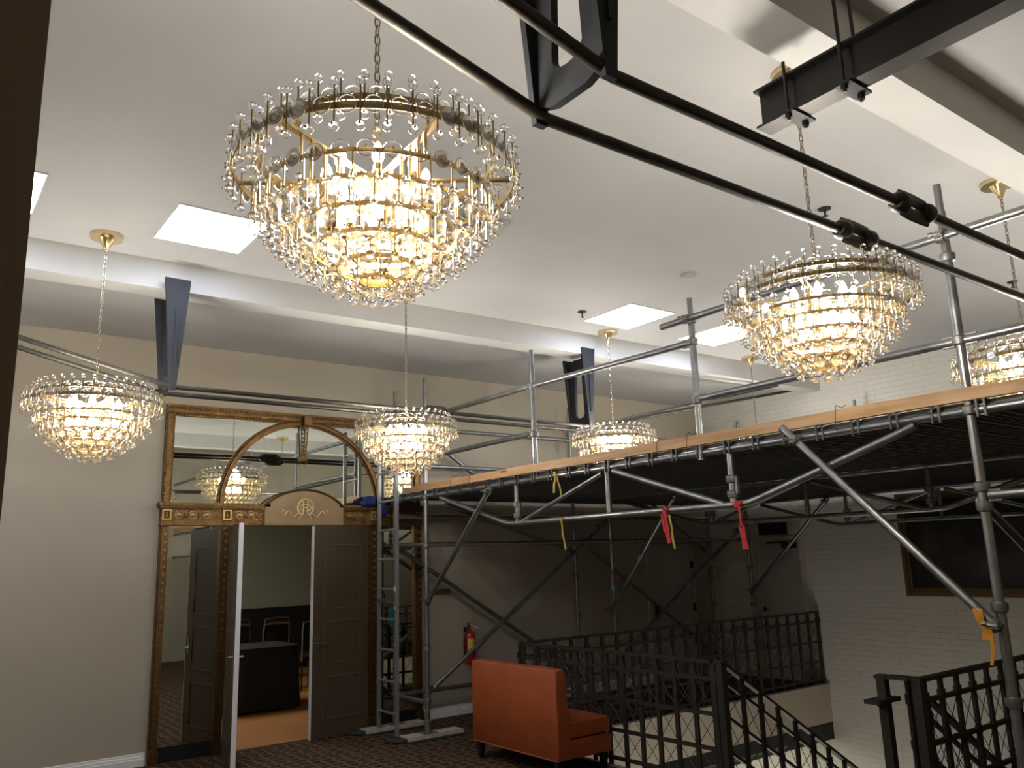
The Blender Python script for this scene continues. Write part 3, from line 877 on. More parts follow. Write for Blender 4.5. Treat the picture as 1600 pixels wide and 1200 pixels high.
        MB().lathe(c + Vector((0, 0, .022)), [(.008, 0), (.016, .014), (.018, .028), (.014, .046), (.006, .062), (.001, .068)], 14).build('light_bulb', M['bulb'], s)
    return root
proto = make_chandelier()
kids = [(k, list(k.children)) for k in proto.children]
lamp = bpy.data.lights.new('chandelier_light', 'POINT'); lamp.energy = CH_POWER; lamp.shadow_soft_size = .10; lamp.color = (1, .94, .86)
def chain_mb(x, y, z0, z1, wav=0.):
    b = MB(); step = .033; n = int((z1 - z0) / step)
    for i in range(n + 1):
        z = z0 + (z1 - z0) * (i + .5) / (n + 1)
        ox = wav * math.sin(i * .9) * max(0, 1 - i / 18)
        pts = []
        for k in range(10):
            t = 2 * PI * k / 10
            w_, h_ = .0092 * math.cos(t), .0225 * math.sin(t)
            pts.append((x + ox + (w_ if i % 2 else 0), y + (0 if i % 2 else w_), z + h_))
        b.path(pts, .0026, 5, True)
    b.tube((x, y, z0), (x, y, z1), .0012, 5)
    return b
CH = [(1.09, 2.10, 2.935, 'largest chandelier with lit bulbs, hanging nearest the viewer', 0.),
      (1.03, 6.10, 2.90, 'chandelier hanging at far left in front of the bare beige wall', .008),
      (3.45, 6.09, 2.885, 'chandelier hanging in front of the mirrored door surround', 0.),
      (5.925, 6.13, 2.96, 'chandelier half hidden behind the scaffold board, centre right', 0.),
      (8.28, 6.09, 2.96, 'chandelier whose gold canopy and chain show above the scaffold beside the brick wall', 0.),
      (3.41, 2.09, 2.935, 'large chandelier hanging in front of the scaffold platform', 0.),
      (5.66, 2.08, 2.90, 'chandelier cut off by the right edge of the picture behind the scaffold post', 0.)]
CH += [(-1.38, 6.10, 2.90, 'unseen chandelier added for its light, continuing the far row past the dark pillar', 0.), (8.05, 2.08, 2.90, 'unseen chandelier added for its light, continuing the near row beyond the right edge', 0.)]  # two more on the row grid, out of view, added for their light

for i, (x, y, z, lab, wav) in enumerate(CH):
    if i == 0: r = proto
    else:
        r = proto.copy(); COL.objects.link(r)
        for k, gk in kids:
            c = k.copy(); COL.objects.link(c); c.parent = r
            for g in gk:
                d = g.copy(); COL.objects.link(d); d.parent = c
    r.location = (x, y, z); r.rotation_euler = (0, 0, .13 + .2 * i)
    r['label'] = lab
    top = 4.05 - z
    ch = chain_mb(0, 0, .09, top - .118, wav).build('chain', M['chain']); ch.parent = r
    cn = MB().lathe((0, 0, top), [(.108, -.0005), (.108, -.028), (.056, -.030), (.020, -.098), (.020, -.108), (.011, -.110), (.011, -.125)], 40).build('ceiling_canopy', M['brass']); cn.parent = r
    lo = bpy.data.objects.new('chandelier_light', lamp); COL.objects.link(lo); lo.parent = r; lo.location = (0, 0, -.03)

# ------------------------------------------------------------------ scaffold
SX, SX2, SX3 = 4.49, 7.12, 9.75
SG = 'scaffold tubes'
TR = .0242
def collar(b, x, y, z):
    b.lathe((x, y, z), [(TR, -.035), (.036, -.028), (.040, -.008), (.040, .012), (TR, .022)], 14)
def post(x, y, z0, z1, label, cols, foot=True):
    t = thing('scaffold_post', label, 'scaffold post', (x, y, z0), SG)
    b = MB().tube((x, y, z0), (x, y, z1 - .16), TR, 16).tube((x, y, z1 - .16), (x, y, z1), TR * .82, 14)
    b.build('post_tube', M['galv'], t)
    for z in cols:
        b = MB(); collar(b, x, y, z); b.build('collar', M['galvd'], t)
    if foot:
        MB().box(x - .075, x + .075, y - .075, y + .075, z0, z0 + .008).tube((x, y, z0), (x, y, z0 + .1), .030, 14).lathe((x, y, z0 + .1), [(.03, 0), (.045, .01), (.03, .02)], 12).build('base_jack', M['galvd'], t)
    return t
full = [.35, .85, 1.36, 1.88, 2.38, 2.79, 3.22]
post(SX, 8.185, .045, 3.63, 'scaffold post standing behind the ladder on a padded board', full)
post(SX, 7.52, .045, 3.66, 'scaffold post on a padded board in front of the beige wall, right of the ladder', full)
post(SX, 1.96, 0, 3.67, 'tall thick looking scaffold post at the right edge in front of the platform', [.45, .95, 1.4, 1.9, 2.0, 2.40, 2.78, 3.25])
post(SX2, 8.20, 0, 3.66, 'rear scaffold post nearest the back wall below the platform middle', [.5, 1.0, 1.5, 1.89, 2.2, 2.79, 3.22])
post(SX2, 7.52, 0, 2.37, 'rear scaffold post below the platform middle with light blue tape', [.5, 1.0, 1.5, 1.89, 2.2])
post(SX3, 8.20, 0, 3.65, 'rear scaffold post by the corner of the back wall and brick wall', [.5, 1.0, 1.5, 1.89, 2.2, 2.79, 3.22])
post(SX3, 7.50, 0, 3.57, 'rear scaffold post in front of the pale door in the brick wall', [.5, 1.0, 1.5, 1.89, 2.2, 2.79, 3.22])
post(SX, 5.65, 2.38, 3.55, 'guard rail post clipped to the platform edge, left of the two middle ones', [2.79, 3.22], False)
post(SX, 3.78, 2.34, 3.52, 'guard rail post clipped to the platform edge, right of the two middle ones', [2.77, 3.20, 3.36], False)
post(SX3, 5.65, 2.38, 3.57, 'rear guard rail post poking above the timber board near the brick wall', [2.79], False)
post(SX3, 3.80, 2.38, 3.57, 'rear guard rail post near the brick wall behind the right edge chandelier', [2.79], False)
def clampmb(b, p, ax):
    p = Vector(p)
    b.lathe(p, [(TR, -.022), (.034, -.022), (.034, .022), (TR, .022)], 12, ax)
    b.obox(p + Vector((-.03, -.01, .005)), (.016, 0, 0), (0, .022, 0), (0, 0, .018)).tube(p + Vector((-.05, -.03, 0)), p + Vector((-.05, .03, .01)), .007, 6)
    b.lathe(p + Vector((-.05, .03, .01)), [(.013, -.01), (.013, .01)], 6, (0, 1, 0), smooth=False)
def stube(a, c, label, name='scaffold_tube', clamps=(), r=TR, lug=True, cat='scaffold tube'):
    t = thing(name, label, cat, a, SG)
    MB().tube(a, c, r, 16).build('tube', M['galv'], t)
    A, C = Vector(a), Vector(c); d = (C - A).normalized()
    if lug:
        for p, s_ in ((A, 1), (C, -1)):
            MB().obox(p + d * s_ * .03, d * .03, Vector((0, 0, .030)), d.cross(Vector((0, 0, 1))).normalized() * .010 if abs(d.z) < .95 else Vector((.01, 0, 0))).build('end_lug', M['galvd'], t)
    for k in clamps:
        b = MB(); clampmb(b, A.lerp(C, k), d); b.build('clamp', M['galvd'], t)
    return t
L = 'scaffold_ledger'
stube((SX, 8.19, 2.383), (SX, 7.55, 2.383), 'short deck level scaffold tube between the two posts at the ladder', L)
stube((SX, 8.19, 1.885), (SX, 7.55, 1.885), 'short scaffold tube between the ladder posts at door head height', L)
stube((SX, 8.19, .33), (SX, 7.55, .33), 'short scaffold tube low between the ladder posts, near the floor', L)
stube((SX, 1.93, 2.39), (SX, -.40, 2.39), 'shiny deck level tube running off the right edge from the tall post', L)
stube((SX, 1.93, 1.948), (SX, -.40, 1.948), 'shiny tube below deck level running off the right edge from the tall post', L)
stube((SX, 7.49, 3.222), (SX, 5.68, 3.222), 'top guard rail tube of the platform bay nearest the mirrors', L)
stube((SX, 7.49, 2.79), (SX, 5.68, 2.79), 'middle guard rail tube of the platform bay nearest the mirrors', L)
stube((SX, 5.62, 3.22), (SX, 3.81, 3.19), 'top guard rail tube of the middle platform bay crossing before the iron hanger', L)
stube((SX, 3.75, 2.772), (SX, 1.99, 2.772), 'guard rail tube behind the large chandelier, between guard post and tall post', L)
stube((SX, 1.93, 2.772), (SX, -.40, 2.772), 'guard rail tube running off the right edge above the timber board', L)
stube((SX - .05, 4.02, 3.352), (SX - .05, -.40, 3.352), 'long uppermost scaffold tube passing behind the large chandelier', clamps=(.055, .466), lug=False)
stube((SX + .03, 8.20, 3.225), (SX2 - .03, 8.20, 3.225), 'upper rear guard rail tube in front of the beige wall', L)
stube((SX + .03, 8.20, 2.79), (SX2 - .03, 8.20, 2.79), 'lower rear guard rail tube in front of the beige wall', L)
stube((SX + .03, 8.20, 2.21), (SX3 - .03, 8.20, 2.21), 'long dark rear tube just under the platform', L)
stube((SX + .03, 7.52, 1.885), (SX3 - .03, 7.52, 1.885), 'long dark rear tube crossing the posts at door head height', L)
stube((SX + .03, 8.20, .33), (SX2 - .03, 8.20, .33), 'low dark rear tube running from the ladder posts above the baseboard', L)
stube((SX + .06, 8.22, 3.39), (6.02, 8.22, 2.44), 'slanting brace above the platform behind the third chandelier', 'scaffold_brace')
stube((SX2 + .04, 8.22, 3.36), (8.5, 8.22, 2.48), 'slanting brace above the platform behind the half hidden chandelier', 'scaffold_brace')
B = 'scaffold_brace'
stube((SX - .045, 7.44, 1.30), (SX - .045, 6.28, 2.36), 'short slanting brace from the post right of the ladder up to the platform edge', B, (.02, .97))
stube((SX + .02, 7.57, .40), (SX2, 7.57, 2.13), 'long rising brace behind the orange settee, from the ladder posts', B, (.03, .97))
stube((SX + .03, 8.16, 1.86), (SX2 - .03, 8.16, .28), 'long falling brace casting a shadow on the beige wall above the extinguisher', B, (.02, .97))
stube((5.2, 8.255, 2.36), (SX2 + .02, 8.255, 1.79), 'short falling brace under the platform near the yellow ribbon', B, (.97,))
stube((SX2 + .03, 8.16, 1.95), (SX3 - .03, 8.16, .25), 'falling brace crossing in front of the grey door', B, (.02, .97))
stube((SX2, 7.60, .42), (SX3, 7.60, 2.06), 'rising brace crossing before the grey door with blue tape on it', B, (.03, .97))
stube((8.4, 8.255, 2.58), (SX3 - .02, 8.255, 1.74), 'short falling brace under the platform beside the red ribbons', B, (.97,))
stube((SX2 - .045, 7.56, 1.05), (SX2 - .045, 6.40, 2.36), 'steep brace under the platform middle with a double clamp at its foot', B, (.02, .97))
stube((SX3 - .045, 7.50, 1.14), (SX3 - .045, 6.15, 2.36), 'steep brace in front of the pale door in the brick wall', B, (.03, .97))
stube((SX - .05, 3.08, 2.462), (SX - .05, 1.955, 1.29), 'long bright diagonal brace from the platform edge down to the tall post', B, (.08, .985), lug=False)
stube((SX + .05, 2.0, 1.93), (SX2 - .05, 2.0, .55), 'dark brace slanting down behind the tall post at the right edge', B)

def truss(x, label):
    t = thing('scaffold_truss', label, 'scaffold truss', (x, 4.7, 2.0), 'trusses carrying the platform')
    MB().tube((x, 7.49, 2.383), (x, 1.99, 2.39), TR, 16).build('top_chord', M['galv'], t)
    MB().path([(x, 7.22, 2.345), (x, 7.1, 2.31), (x, 6.16, 2.045), (x, 6.06, 2.022), (x, 5.9, 2.017), (x, 3.54, 2.013), (x, 3.42, 2.018), (x, 3.33, 2.04), (x, 2.38, 2.32), (x, 2.26, 2.36)], TR, 14).build('bottom_chord', M['galv'], t)
    for y in (5.93, 4.74, 3.54):
        MB().tube((x, y, 2.36), (x, y, 2.03), TR * .95, 14).build('upright', M['galv'], t)
    for y in (5.93, 3.54):
        b = MB(); collar(b, x, y, 2.09); collar(b, x, y, 2.19); b.box(x - .012, x + .012, y - .05, y - .03, 2.08, 2.2); b.build('spigot_coupler', M['galvd'], t)
    MB().tube((x, 5.86, 2.03), (x, 4.80, 2.35), TR * .8, 14).build('diagonal', M['galv'], t)
    MB().tube((x, 4.67, 2.355), (x, 3.62, 2.02), TR * .95, 14).build('diagonal', M['galv'], t)
truss(SX, 'bright steel truss along the front edge of the platform')
truss(SX2, 'shaded steel truss under the middle of the platform')
truss(SX3, 'shaded steel truss under the platform beside the brick wall')
stube((SX2, 1.93, 2.39), (SX2, -.40, 2.39), 'shaded tube under the middle platform joint running off the right edge', L)

# deck planks: one of each row, then copies
def deck_plank(x0, x1, label, group):
    p = .235
    t = thing('deck_plank', label, 'deck plank', (x0, 0, 2.44), group)
    b = MB().box(x0, x1, -p / 2 + .003, p / 2 - .003, 2.438, 2.444)
    for y in (-p / 2 + .003, -.052, -.004, .044, p / 2 - .009): b.box(x0, x1, y, y + .006, 2.398, 2.438)
    for y in (-.075, -.028, .02, .068): b.box(x0, x1, y, y + .012, 2.426, 2.438)
    b.build('plank_body', M['deck'], t)
    for xa, xb, s_ in ((x0 - .058, x0, 1), (x1, x1 + .058, -1)):
        h = MB()
        for y in (-p / 2 + .014, p / 2 - .026):
            h.box(xa, xb, y, y + .012, 2.412, 2.444)
            if s_ > 0 and x0 < 5: h.box(xa - .002, xa + .004, y, y + .012, 2.352, 2.444).box(xa - .002, xa + .02, y, y + .012, 2.350, 2.358)
        h.box(min(xa, xb) if s_ < 0 else xb - .012, xb if s_ > 0 else xa + .012, -p / 2 + .006, p / 2 - .006, 2.40, 2.44)
        h.build('end_hooks', M['hook'], t)
    return t
GR1, GR2 = 'deck planks of the front row', 'deck planks of the rear row'
pA = deck_plank(4.52, 7.085, 'grey steel deck plank of the front row, between front edge and middle truss', GR1)
pB = deck_plank(7.155, 9.72, 'grey steel deck plank of the rear row, between middle truss and brick wall', GR2)
for pr in (pA, pB):
    ks = list(pr.children)
    for i in range(31):
        if i == 0: r = pr
        else:
            r = pr.copy(); COL.objects.link(r)
            for k in ks:
                c = k.copy(); COL.objects.link(c); c.parent = r
        r.location = (r.location.x, 8.24 - .1175 - .235 * i, r.location.z)

# timber toe boards
o = MB().box(4.475, 4.512, -.40, 7.72, 2.455, 2.545)
def toeboard():
    # slightly warped board, its top edge waving a few millimetres
    b = MB(); n = 40
    v = []
    for i in range(n + 1):
        y = 7.62 - 8.0 * i / n
        dz = .003 * math.sin(i * .8) + .002 * math.sin(i * 2.3)
        dx = .003 * math.sin(i * .45)
        for x in (4.452, 4.488):
            for z in (2.443, 2.513 + dz): v.append((x + dx, y, z))
    f = []
    for i in range(n):
        k = 4 * i
        f += [(k, k + 1, k + 5, k + 4), (k + 2, k + 6, k + 7, k + 3), (k + 1, k + 3, k + 7, k + 5), (k, k + 4, k + 6, k + 2)]
    f += [(0, 2, 3, 1), (4 * n, 4 * n + 1, 4 * n + 3, 4 * n + 2)]
    return b.add(v, f)
tag(toeboard().build('toe_board', M['plank']), 'long pine toe board along the front edge of the scaffold platform', 'board')
tag(MB().box(4.53, 4.565, 7.66, 8.10, 2.446, 2.515).build('toe_board', M['plank']), 'short pine toe board at the ladder end of the platform', 'board')
for y, lab in ((6.95, 'tie wire round the pine toe board nearest the mirrors'), (6.62, 'tie wire round the pine toe board over the steep front brace'), (4.15, 'tie wire round the pine toe board left of the right guard post'), (3.86, 'tie wire round the pine toe board just beside the right guard post'), (2.70, 'tie wire round the pine toe board right of the bright diagonal brace')):
    b = MB().path([(4.445, y, 2.37), (4.443, y + .01, 2.45), (4.444, y, 2.525), (4.47, y + .01, 2.545), (4.50, y - .01, 2.53), (4.51, y - .03, 2.545)], .0022, 5)
    tag(b.build('tie_wire', M['wire']), lab, 'wire', 'tie wires on the toe board')

# ribbons, straps and tape
def ribbon(name, pts, wd, mt, label, cat='ribbon', ax=(0, 1, 0)):
    b = MB(); P = [Vector(p) for p in pts]; a = Vector(ax)
    v = []; n = len(P)
    for i, p in enumerate(P):
        d = (P[min(i + 1, n - 1)] - P[max(i - 1, 0)]).normalized()
        nn = d.cross(a).normalized() * .0018
        w_ = a * (wd / 2) * (1 - .25 * math.sin(i * 1.7) ** 2)
        for s1, s2 in ((-1, -1), (1, -1), (1, 1), (-1, 1)): v.append(p + s1 * w_ + s2 * nn)
    f = []
    for i in range(n - 1):
        for k in range(4): f.append((4 * i + k, 4 * i + (k + 1) % 4, 4 * i + 4 + (k + 1) % 4, 4 * i + 4 + k))
    f += [(0, 1, 2, 3), tuple(4 * (n - 1) + k for k in (3, 2, 1, 0))]
    b.add(v, f)
    return b
def knot(b, p, r=.03):
    for i in range(6):
        b.ball(Vector(p) + Vector((random.uniform(-.3, .3) * r, random.uniform(-.9, .9) * r, random.uniform(-.5, .5) * r)), r * .55, 7, 5)
    return b
x = SX - .03
b = ribbon('', [(x, 5.36, 2.42), (x - .005, 5.34, 2.37), (x - .005, 5.36, 2.30), (x, 5.37, 2.24)], .03, None, '')
b2 = ribbon('', [(x, 5.33, 2.39), (x - .005, 5.31, 2.34), (x, 5.29, 2.28), (x + .005, 5.28, 2.20)], .022, None, '')
b.add(b2.v, b2.f); knot(b, (x, 5.34, 2.375), .018)
tag(b.build('ribbon', M['yellow']), 'short yellow ribbon tied on the platform edge tube', 'ribbon')
b = ribbon('', [(x - .01, 5.34 - .05, 2.03), (x - .01, 5.27, 1.97), (x - .01, 5.27, 1.90), (x - .01, 5.25, 1.83), (x - .01, 5.24, 1.77)], .022, None, '')
tag(knot(b, (x, 5.28, 2.02), .016).build('ribbon', M['yellow']), 'thin yellow ribbon hanging below the truss bottom tube', 'ribbon')
b = ribbon('', [(x - .012, 4.13, 2.02), (x - .012, 4.12, 1.95), (x - .012, 4.11, 1.86), (x - .012, 4.10, 1.78)], .040, None, '')
b2 = ribbon('', [(x - .016, 4.15, 1.99), (x - .016, 4.14, 1.92), (x - .016, 4.13, 1.86)], .022, None, '')
b.add(b2.v, b2.f)
tag(knot(b, (x, 4.13, 2.015), .026).build('ribbon', M['redcloth']), 'red ribbon hanging from the truss bottom tube, left of the two', 'ribbon')
b = ribbon('', [(x - .01, 4.085, 1.98), (x - .01, 4.07, 1.90), (x - .01, 4.065, 1.80), (x - .01, 4.05, 1.74)], .022, None, '')
tag(b.build('ribbon', M['yellow']), 'dull yellow ribbon beside the left red ribbon on the truss', 'ribbon')
b = ribbon('', [(x - .012, 3.47, 2.0), (x - .012, 3.465, 1.93), (x - .012, 3.46, 1.86)], .018, None, '')
b2 = ribbon('', [(x - .012, 3.46, 1.87), (x - .012, 3.45, 1.79), (x - .012, 3.44, 1.72)], .05, None, '')
b.add(b2.v, b2.f)
tag(knot(b, (x, 3.49, 2.01), .032).build('ribbon', M['redcloth']), 'red ribbon hanging at the bend of the truss bottom tube, right of the two', 'ribbon')
b = knot(MB(), (SX2 - .03, 7.50, 2.20), .035); b.box(SX2 - .05, SX2 - .03, 7.2, 7.75, 2.195, 2.215)
tag(b.build('ribbon', M['yellow']), 'yellow strap wound on the rear tubes under the platform', 'ribbon')
b = ribbon('', [(SX - .09, 2.03, 1.39), (SX - .095, 2.02, 1.33), (SX - .08, 1.995, 1.29), (SX - .085, 2.01, 1.24)], .05, None, '')
b2 = ribbon('', [(SX - .09, 1.99, 1.33), (SX - .09, 1.98, 1.30), (SX - .08, 1.985, 1.2), (SX - .085, 2.0, 1.12)], .02, None, '')
b.add(b2.v, b2.f)
tag(b.build('strap', M['orange']), 'orange yellow strap tied at the foot of the bright diagonal brace', 'strap')
tag(MB().tube((SX2, 7.52, 1.30), (SX2, 7.52, 1.36), .029, 12).obox((SX2 - .03, 7.50, 1.34), (.01, 0, 0), (0, .03, 0), (0, 0, .012)).build('tape', M['bluetape']), 'light blue tape on the rear post under the platform middle', 'tape')
A, C = Vector((SX2, 7.60, .42)), Vector((SX3, 7.60, 2.06))
tag(MB().tube(A.lerp(C, .53), A.lerp(C, .548), .029, 12).build('tape', M['bluetape']), 'light blue tape on the rising brace before the grey door', 'tape')
tag(MB().tube((SX2 - .045, 7.02, 1.66), (SX2 - .045, 6.97, 1.716), .029, 12).build('tape', M['bluetape']), 'light blue tape on the steep brace under the platform middle', 'tape')
tag(MB().box(4.452, 4.462, 8.17, 8.25, 1.04, 1.24).build('tag_card', M['teal']), 'teal tag on the scaffold post behind the ladder', 'tag')
b = MB()
for i in range(14): b.ball((4.20 + .03 * math.sin(i * 2.1), 8.245 + .0 * i + .04 * math.cos(i), 2.375 + .025 * math.sin(i * 1.3)), .045 + .015 * math.sin(i * 1.7), 8, 6, sc=(1.2 + .4 * math.sin(i), .8, .75))
for i in range(6): b.ball((4.31 + .012 * i, 8.20, 2.36 - .02 * i), .045, 8, 6, sc=(.9, .7, 1))
tag(b.build('bundled_cloth', M['blue']), 'bundled blue cloth lying on the gilded cornice by the ladder', 'cloth')

# ladder
t = thing('ladder', 'grey metal ladder standing against the scaffold tower by the door surround', 'ladder', (4.25, 8.03, 0))
for y in (8.10, 7.715):
    MB().box(4.232, 4.268, y - .014, y + .014, 0, 3.25).build('stile', M['alu'], t)
for k in range(10):
    z = .22 + .305 * k
    MB().tube((4.25, 7.72, z), (4.25, 8.10, z), .013, 10).build('rung', M['alu'], t)
MB().box(4.225, 4.232, 7.75, 8.08, 1.30, 1.345).build('spreader_plate', M['galvd'], t)
MB().box(4.224, 4.231, 7.70, 7.73, 1.42, 1.47).box(4.224, 4.231, 7.70, 7.73, 1.24, 1.27).build('warning_label', M['label'], t)

# pads under the feet
def pad(x0, x1, y, label, gl):
    t = tag(MB().box(x0, x1, y - .085, y + .085, .012, .045).build('timber_pad', M['sill']), label, 'board', 'timber pads under the scaffold feet')
    b = MB(); n = 22
    pts = [((x0 + x1) / 2 + ((x1 - x0) / 2 + .05 + .03 * math.sin(i * 2.7)) * max(-1, min(1, 1.25 * math.cos(2 * PI * i / n))), y - .03 + (.11 + .015 * math.sin(i * 1.9)) * max(-1, min(1, 1.25 * math.sin(2 * PI * i / n)))) for i in range(n)]
    b.prism(pts, 'xy', .0, .012)
    for k in range(7):
        b.ball((x0 - .04 + .018 * math.sin(k * 2.2) - .02 * k * (k % 2), y - .06 + .025 * k, .02), .045, 6, 4, sc=(1.1 + .5 * math.sin(k), .8, .55))
    tag(b.build('rubber_mat', M['rubber']), gl, 'mat', 'black mats under the scaffold feet')
pad(4.22, 4.86, 7.52, 'pale timber pad under the nearer scaffold foot', 'crumpled black mat under the nearer timber pad')
pad(4.10, 4.80, 8.155, 'pale timber pad under the scaffold foot behind the ladder', 'crumpled black mat under the timber pad by the ladder')

# ------------------------------------------------------------------ railings
def railing(name, label, p0, p1, n, endposts=True, zt=.92, slope=0.):
    """panel railing: flat bars, cross rails and thin crossing rods"""
    p0, p1 = Vector(p0), Vector(p1)
    t = thing(name, label, 'railing', p0, 'bronze stair railings')
    d = (p1 - p0); Ln = Vector((d.x, d.y, 0)).length; u = Vector((d.x, d.y, 0)) / Ln; q = Vector((-u.y, u.x, 0))
    sl = d.z / Ln
    def P(s_, z, o=0): return Vector((p0.x, p0.y, p0.z + sl * s_ + z)) + u * s_ + q * o
    def rail(nm, z, h, wd):
        MB().obox((P(0, z) + P(Ln, z)) / 2, (P(Ln, z) - P(0, z)) / 2, q * wd / 2, Vector((0, 0, h / 2))).build(nm, M['rail'], t)
    rail('top_rail', zt - .012, .024, .055)
    for z in (.785, .535, .29, .07): rail('cross_rail', z, .026, .030)
    st = Ln / n
    w1, w2 = MB(), MB()
    for i in range(n + 1):
        c = P(i * st, 0)
        wd = .036 if 0 < i < n or not endposts else .05
        v = MB().obox(P(i * st, (.02 + zt - .02) / 2), u * wd / 2, q * .011, Vector((0, 0, (zt - .03) / 2)))
        v.obox(P(i * st, .80), u * (wd / 2 + .012), q * .013, Vector((0, 0, .03))).obox(P(i * st, .535), u * (wd / 2 + .006), q * .014, Vector((0, 0, .022)))
        v.build('baluster', M['rail'], t)
        if i < n:
            for za, zb in ((.795, .535), (.535, .29), (.29, .07)):
                w1.tube(P(i * st, za), P((i + 1) * st, zb), .0028, 5, cap=False)
                w1.tube(P(i * st, zb), P((i + 1) * st, za), .0028, 5, cap=False)
    w1.build('crossing_rods', M['rail'], t)
    return t
railing('railing', 'bronze railing along the far side of the stairwell below the back wall', (5.0, 6.62, 0), (9.90, 6.62, 0), 23)
railing('railing', 'bronze railing beside the orange settee, along the near side of the stairwell', (5.0, 6.58, 0), (5.04, 4.30, 0), 12)
railing('railing', 'bronze railing at the lower right corner running off the right edge', (5.16, 2.765, 0), (8.70, 2.765, 0), 17)
railing('stair_railing', 'sloping stair railing descending from the corner beyond the settee', (5.12, 4.27, -.02), (8.2, 4.27, -1.94), 15)
railing('stair_railing', 'sloping stair railing seen through the lower right railing', (5.20, 2.88, -.02), (8.2, 2.88, -1.94), 15)
def newel(x, y, label):
    t = thing('railing_post', label, 'railing post', (x, y, 0), 'railing corner posts')
    MB().box(x - .028, x + .028, y - .028, y + .028, 0, .91).build('post_shaft', M['rail'], t)
    MB().box(x - .036, x + .036, y - .036, y + .036, .905, .925).build('post_cap', M['rail'], t)
newel(5.04, 4.22, 'bronze corner post where the railing beside the settee meets the stair railing')
newel(5.08, 2.98, 'bronze end post, left one of the pair at the lower right railing')
newel(5.11, 2.77, 'bronze corner post of the lower right railing')
tag(MB().box(4.93, 5.18, 2.93, 3.03, .765, .79).box(5.05, 5.14, 2.8, 2.95, .905, .925).tube((4.99, 2.98, .76), (5.03, 2.98, .735), .008).build('handrail_end', M['rail']), 'flat handrail end jutting from the lower right railing posts', 'handrail')
# stair
b = MB()
for k in range(13):
    b.box(5.05 + .28 * k, 5.35 + .28 * k, 2.80, 4.26, -.175 * (k + 1) - .02, -.175 * (k + 1) + .0)
    b.box(5.05 + .28 * k, 5.07 + .28 * k, 2.80, 4.26, -.175 * (k + 1), -.175 * k)
st = thing('staircase', 'dark staircase descending from the carpet between the railings', 'staircase', (5.05, 3.5, 0))
b.build('steps', M['carpet'], st)
for y in (2.80, 4.23):
    MB().prism([(5.05, -.02), (5.05, -.30), (8.6, -2.52), (8.6, -2.2)], 'xz', y, y + .04).build('stringer', M['cream'], st)

# ------------------------------------------------------------------ orange settee
t = thing('settee', 'orange leather settee with its back turned, beside the stair railing', 'settee', (4.65, 5.92, 0))
v = MB()
y0, y1 = 5.31, 6.50
def slab(pts, r=.018):
    """extruded side profile along y with softly rounded ends"""
    b = MB(); n = len(pts)
    cxx = sum(p[0] for p in pts) / n; czz = sum(p[1] for p in pts) / n
    rings = []
    for yy, s_ in ((y0, .86), (y0 + .004, .95), (y0 + r, 1), (y1 - r, 1), (y1 - .004, .95), (y1, .86)):
        k = []
        for px, pz in pts:
            dx, dz = px - cxx, pz - czz; l = math.hypot(dx, dz)
            o_ = (1 - s_) * .12 / max(l, .001)
            k.append((px - dx * o_, yy, pz - dz * o_))
        rings.append(k)
    vv = [p for k in rings for p in k]; f = []
    for j in range(5): f += [(j * n + i, j * n + (i + 1) % n, (j + 1) * n + (i + 1) % n, (j + 1) * n + i) for i in range(n)]
    f += [tuple(reversed(range(n))), tuple(5 * n + i for i in range(n))]
    return b.add(vv, f, False)
slab([(4.355, .145), (4.345, .16), (4.345, .81), (4.355, .828), (4.43, .832), (4.445, .82), (4.475, .45), (4.485, .145)]).build('backrest', M['sofa'], t)
MB().rbox(4.478, 4.93, 5.335, 6.475, .29, .42, .022).build('seat_cushion', M['sofa'], t)
MB().rbox(4.475, 4.925, 5.325, 6.485, .145, .285, .012).build('seat_base', M['sofa'], t)
sm = MB().path([(4.349, y0 + .01, .15), (4.349, y1 - .01, .15)], .006, 6).path([(4.352, y0 + .015, .815), (4.352, y1 - .015, .815)], .005, 6)
sm.build('piping', M['sofa'], t)
for x in (4.39, 4.87):
    for y in (5.37, 6.44):
        MB().add([(x - .016, y - .016, 0), (x + .016, y - .016, 0), (x + .016, y + .016, 0), (x - .016, y + .016, 0), (x - .03, y - .03, .147), (x + .03, y - .03, .147), (x + .03, y + .03, .147), (x - .03, y + .03, .147)],
                 [(3, 2, 1, 0), (4, 5, 6, 7), (0, 1, 5, 4), (1, 2, 6, 5), (2, 3, 7, 6), (3, 0, 4, 7)]).build('leg', M['leg'], t)

# ------------------------------------------------------------------ fire extinguisher, plaque
ex, ey = 5.51, WY - .085
t = thing('fire_extinguisher', 'red fire extinguisher hung on the beige wall left of the settee', 'fire extinguisher', (ex, ey, .58))
MB().lathe((ex, ey, .56), [(.05, 0), (.062, .01), (.066, .03), (.066, .30), (.055, .335), (.03, .355), (.02, .37)], 24).build('cylinder', M['red'], t)
MB().lathe((ex, ey, .60), [(.067, .05), (.069, .052), (.069, .075), (.067, .077)], 24).build('band', M['black'], t)
lb = MB(); nn = 8
for i in range(nn):
    a = math.radians(-140 + 75 * i / nn); a2 = math.radians(-140 + 75 * (i + 1) / nn)
    q = [(ex + .068 * math.cos(k), ey + .068 * math.sin(k)) for k in (a, a2)]
    lb.add([(q[0][0], q[0][1], .68), (q[1][0], q[1][1], .68), (q[1][0], q[1][1], .83), (q[0][0], q[0][1], .83)], [(0, 1, 2, 3)])
    if i in (2, 3, 4, 5, 6):
        for z in (.70, .725, .755, .79):
            lb.add([(ex + .0685 * math.cos(k), ey + .0685 * math.sin(k), zz) for k, zz in ((a + .03, z), (a2 - .03, z), (a2 - .03, z + .012), (a + .03, z + .012))], [(0, 1, 2, 3)], mi=1)
lb.build('paper_label', [M['yellowlabel'], M['label']], t)
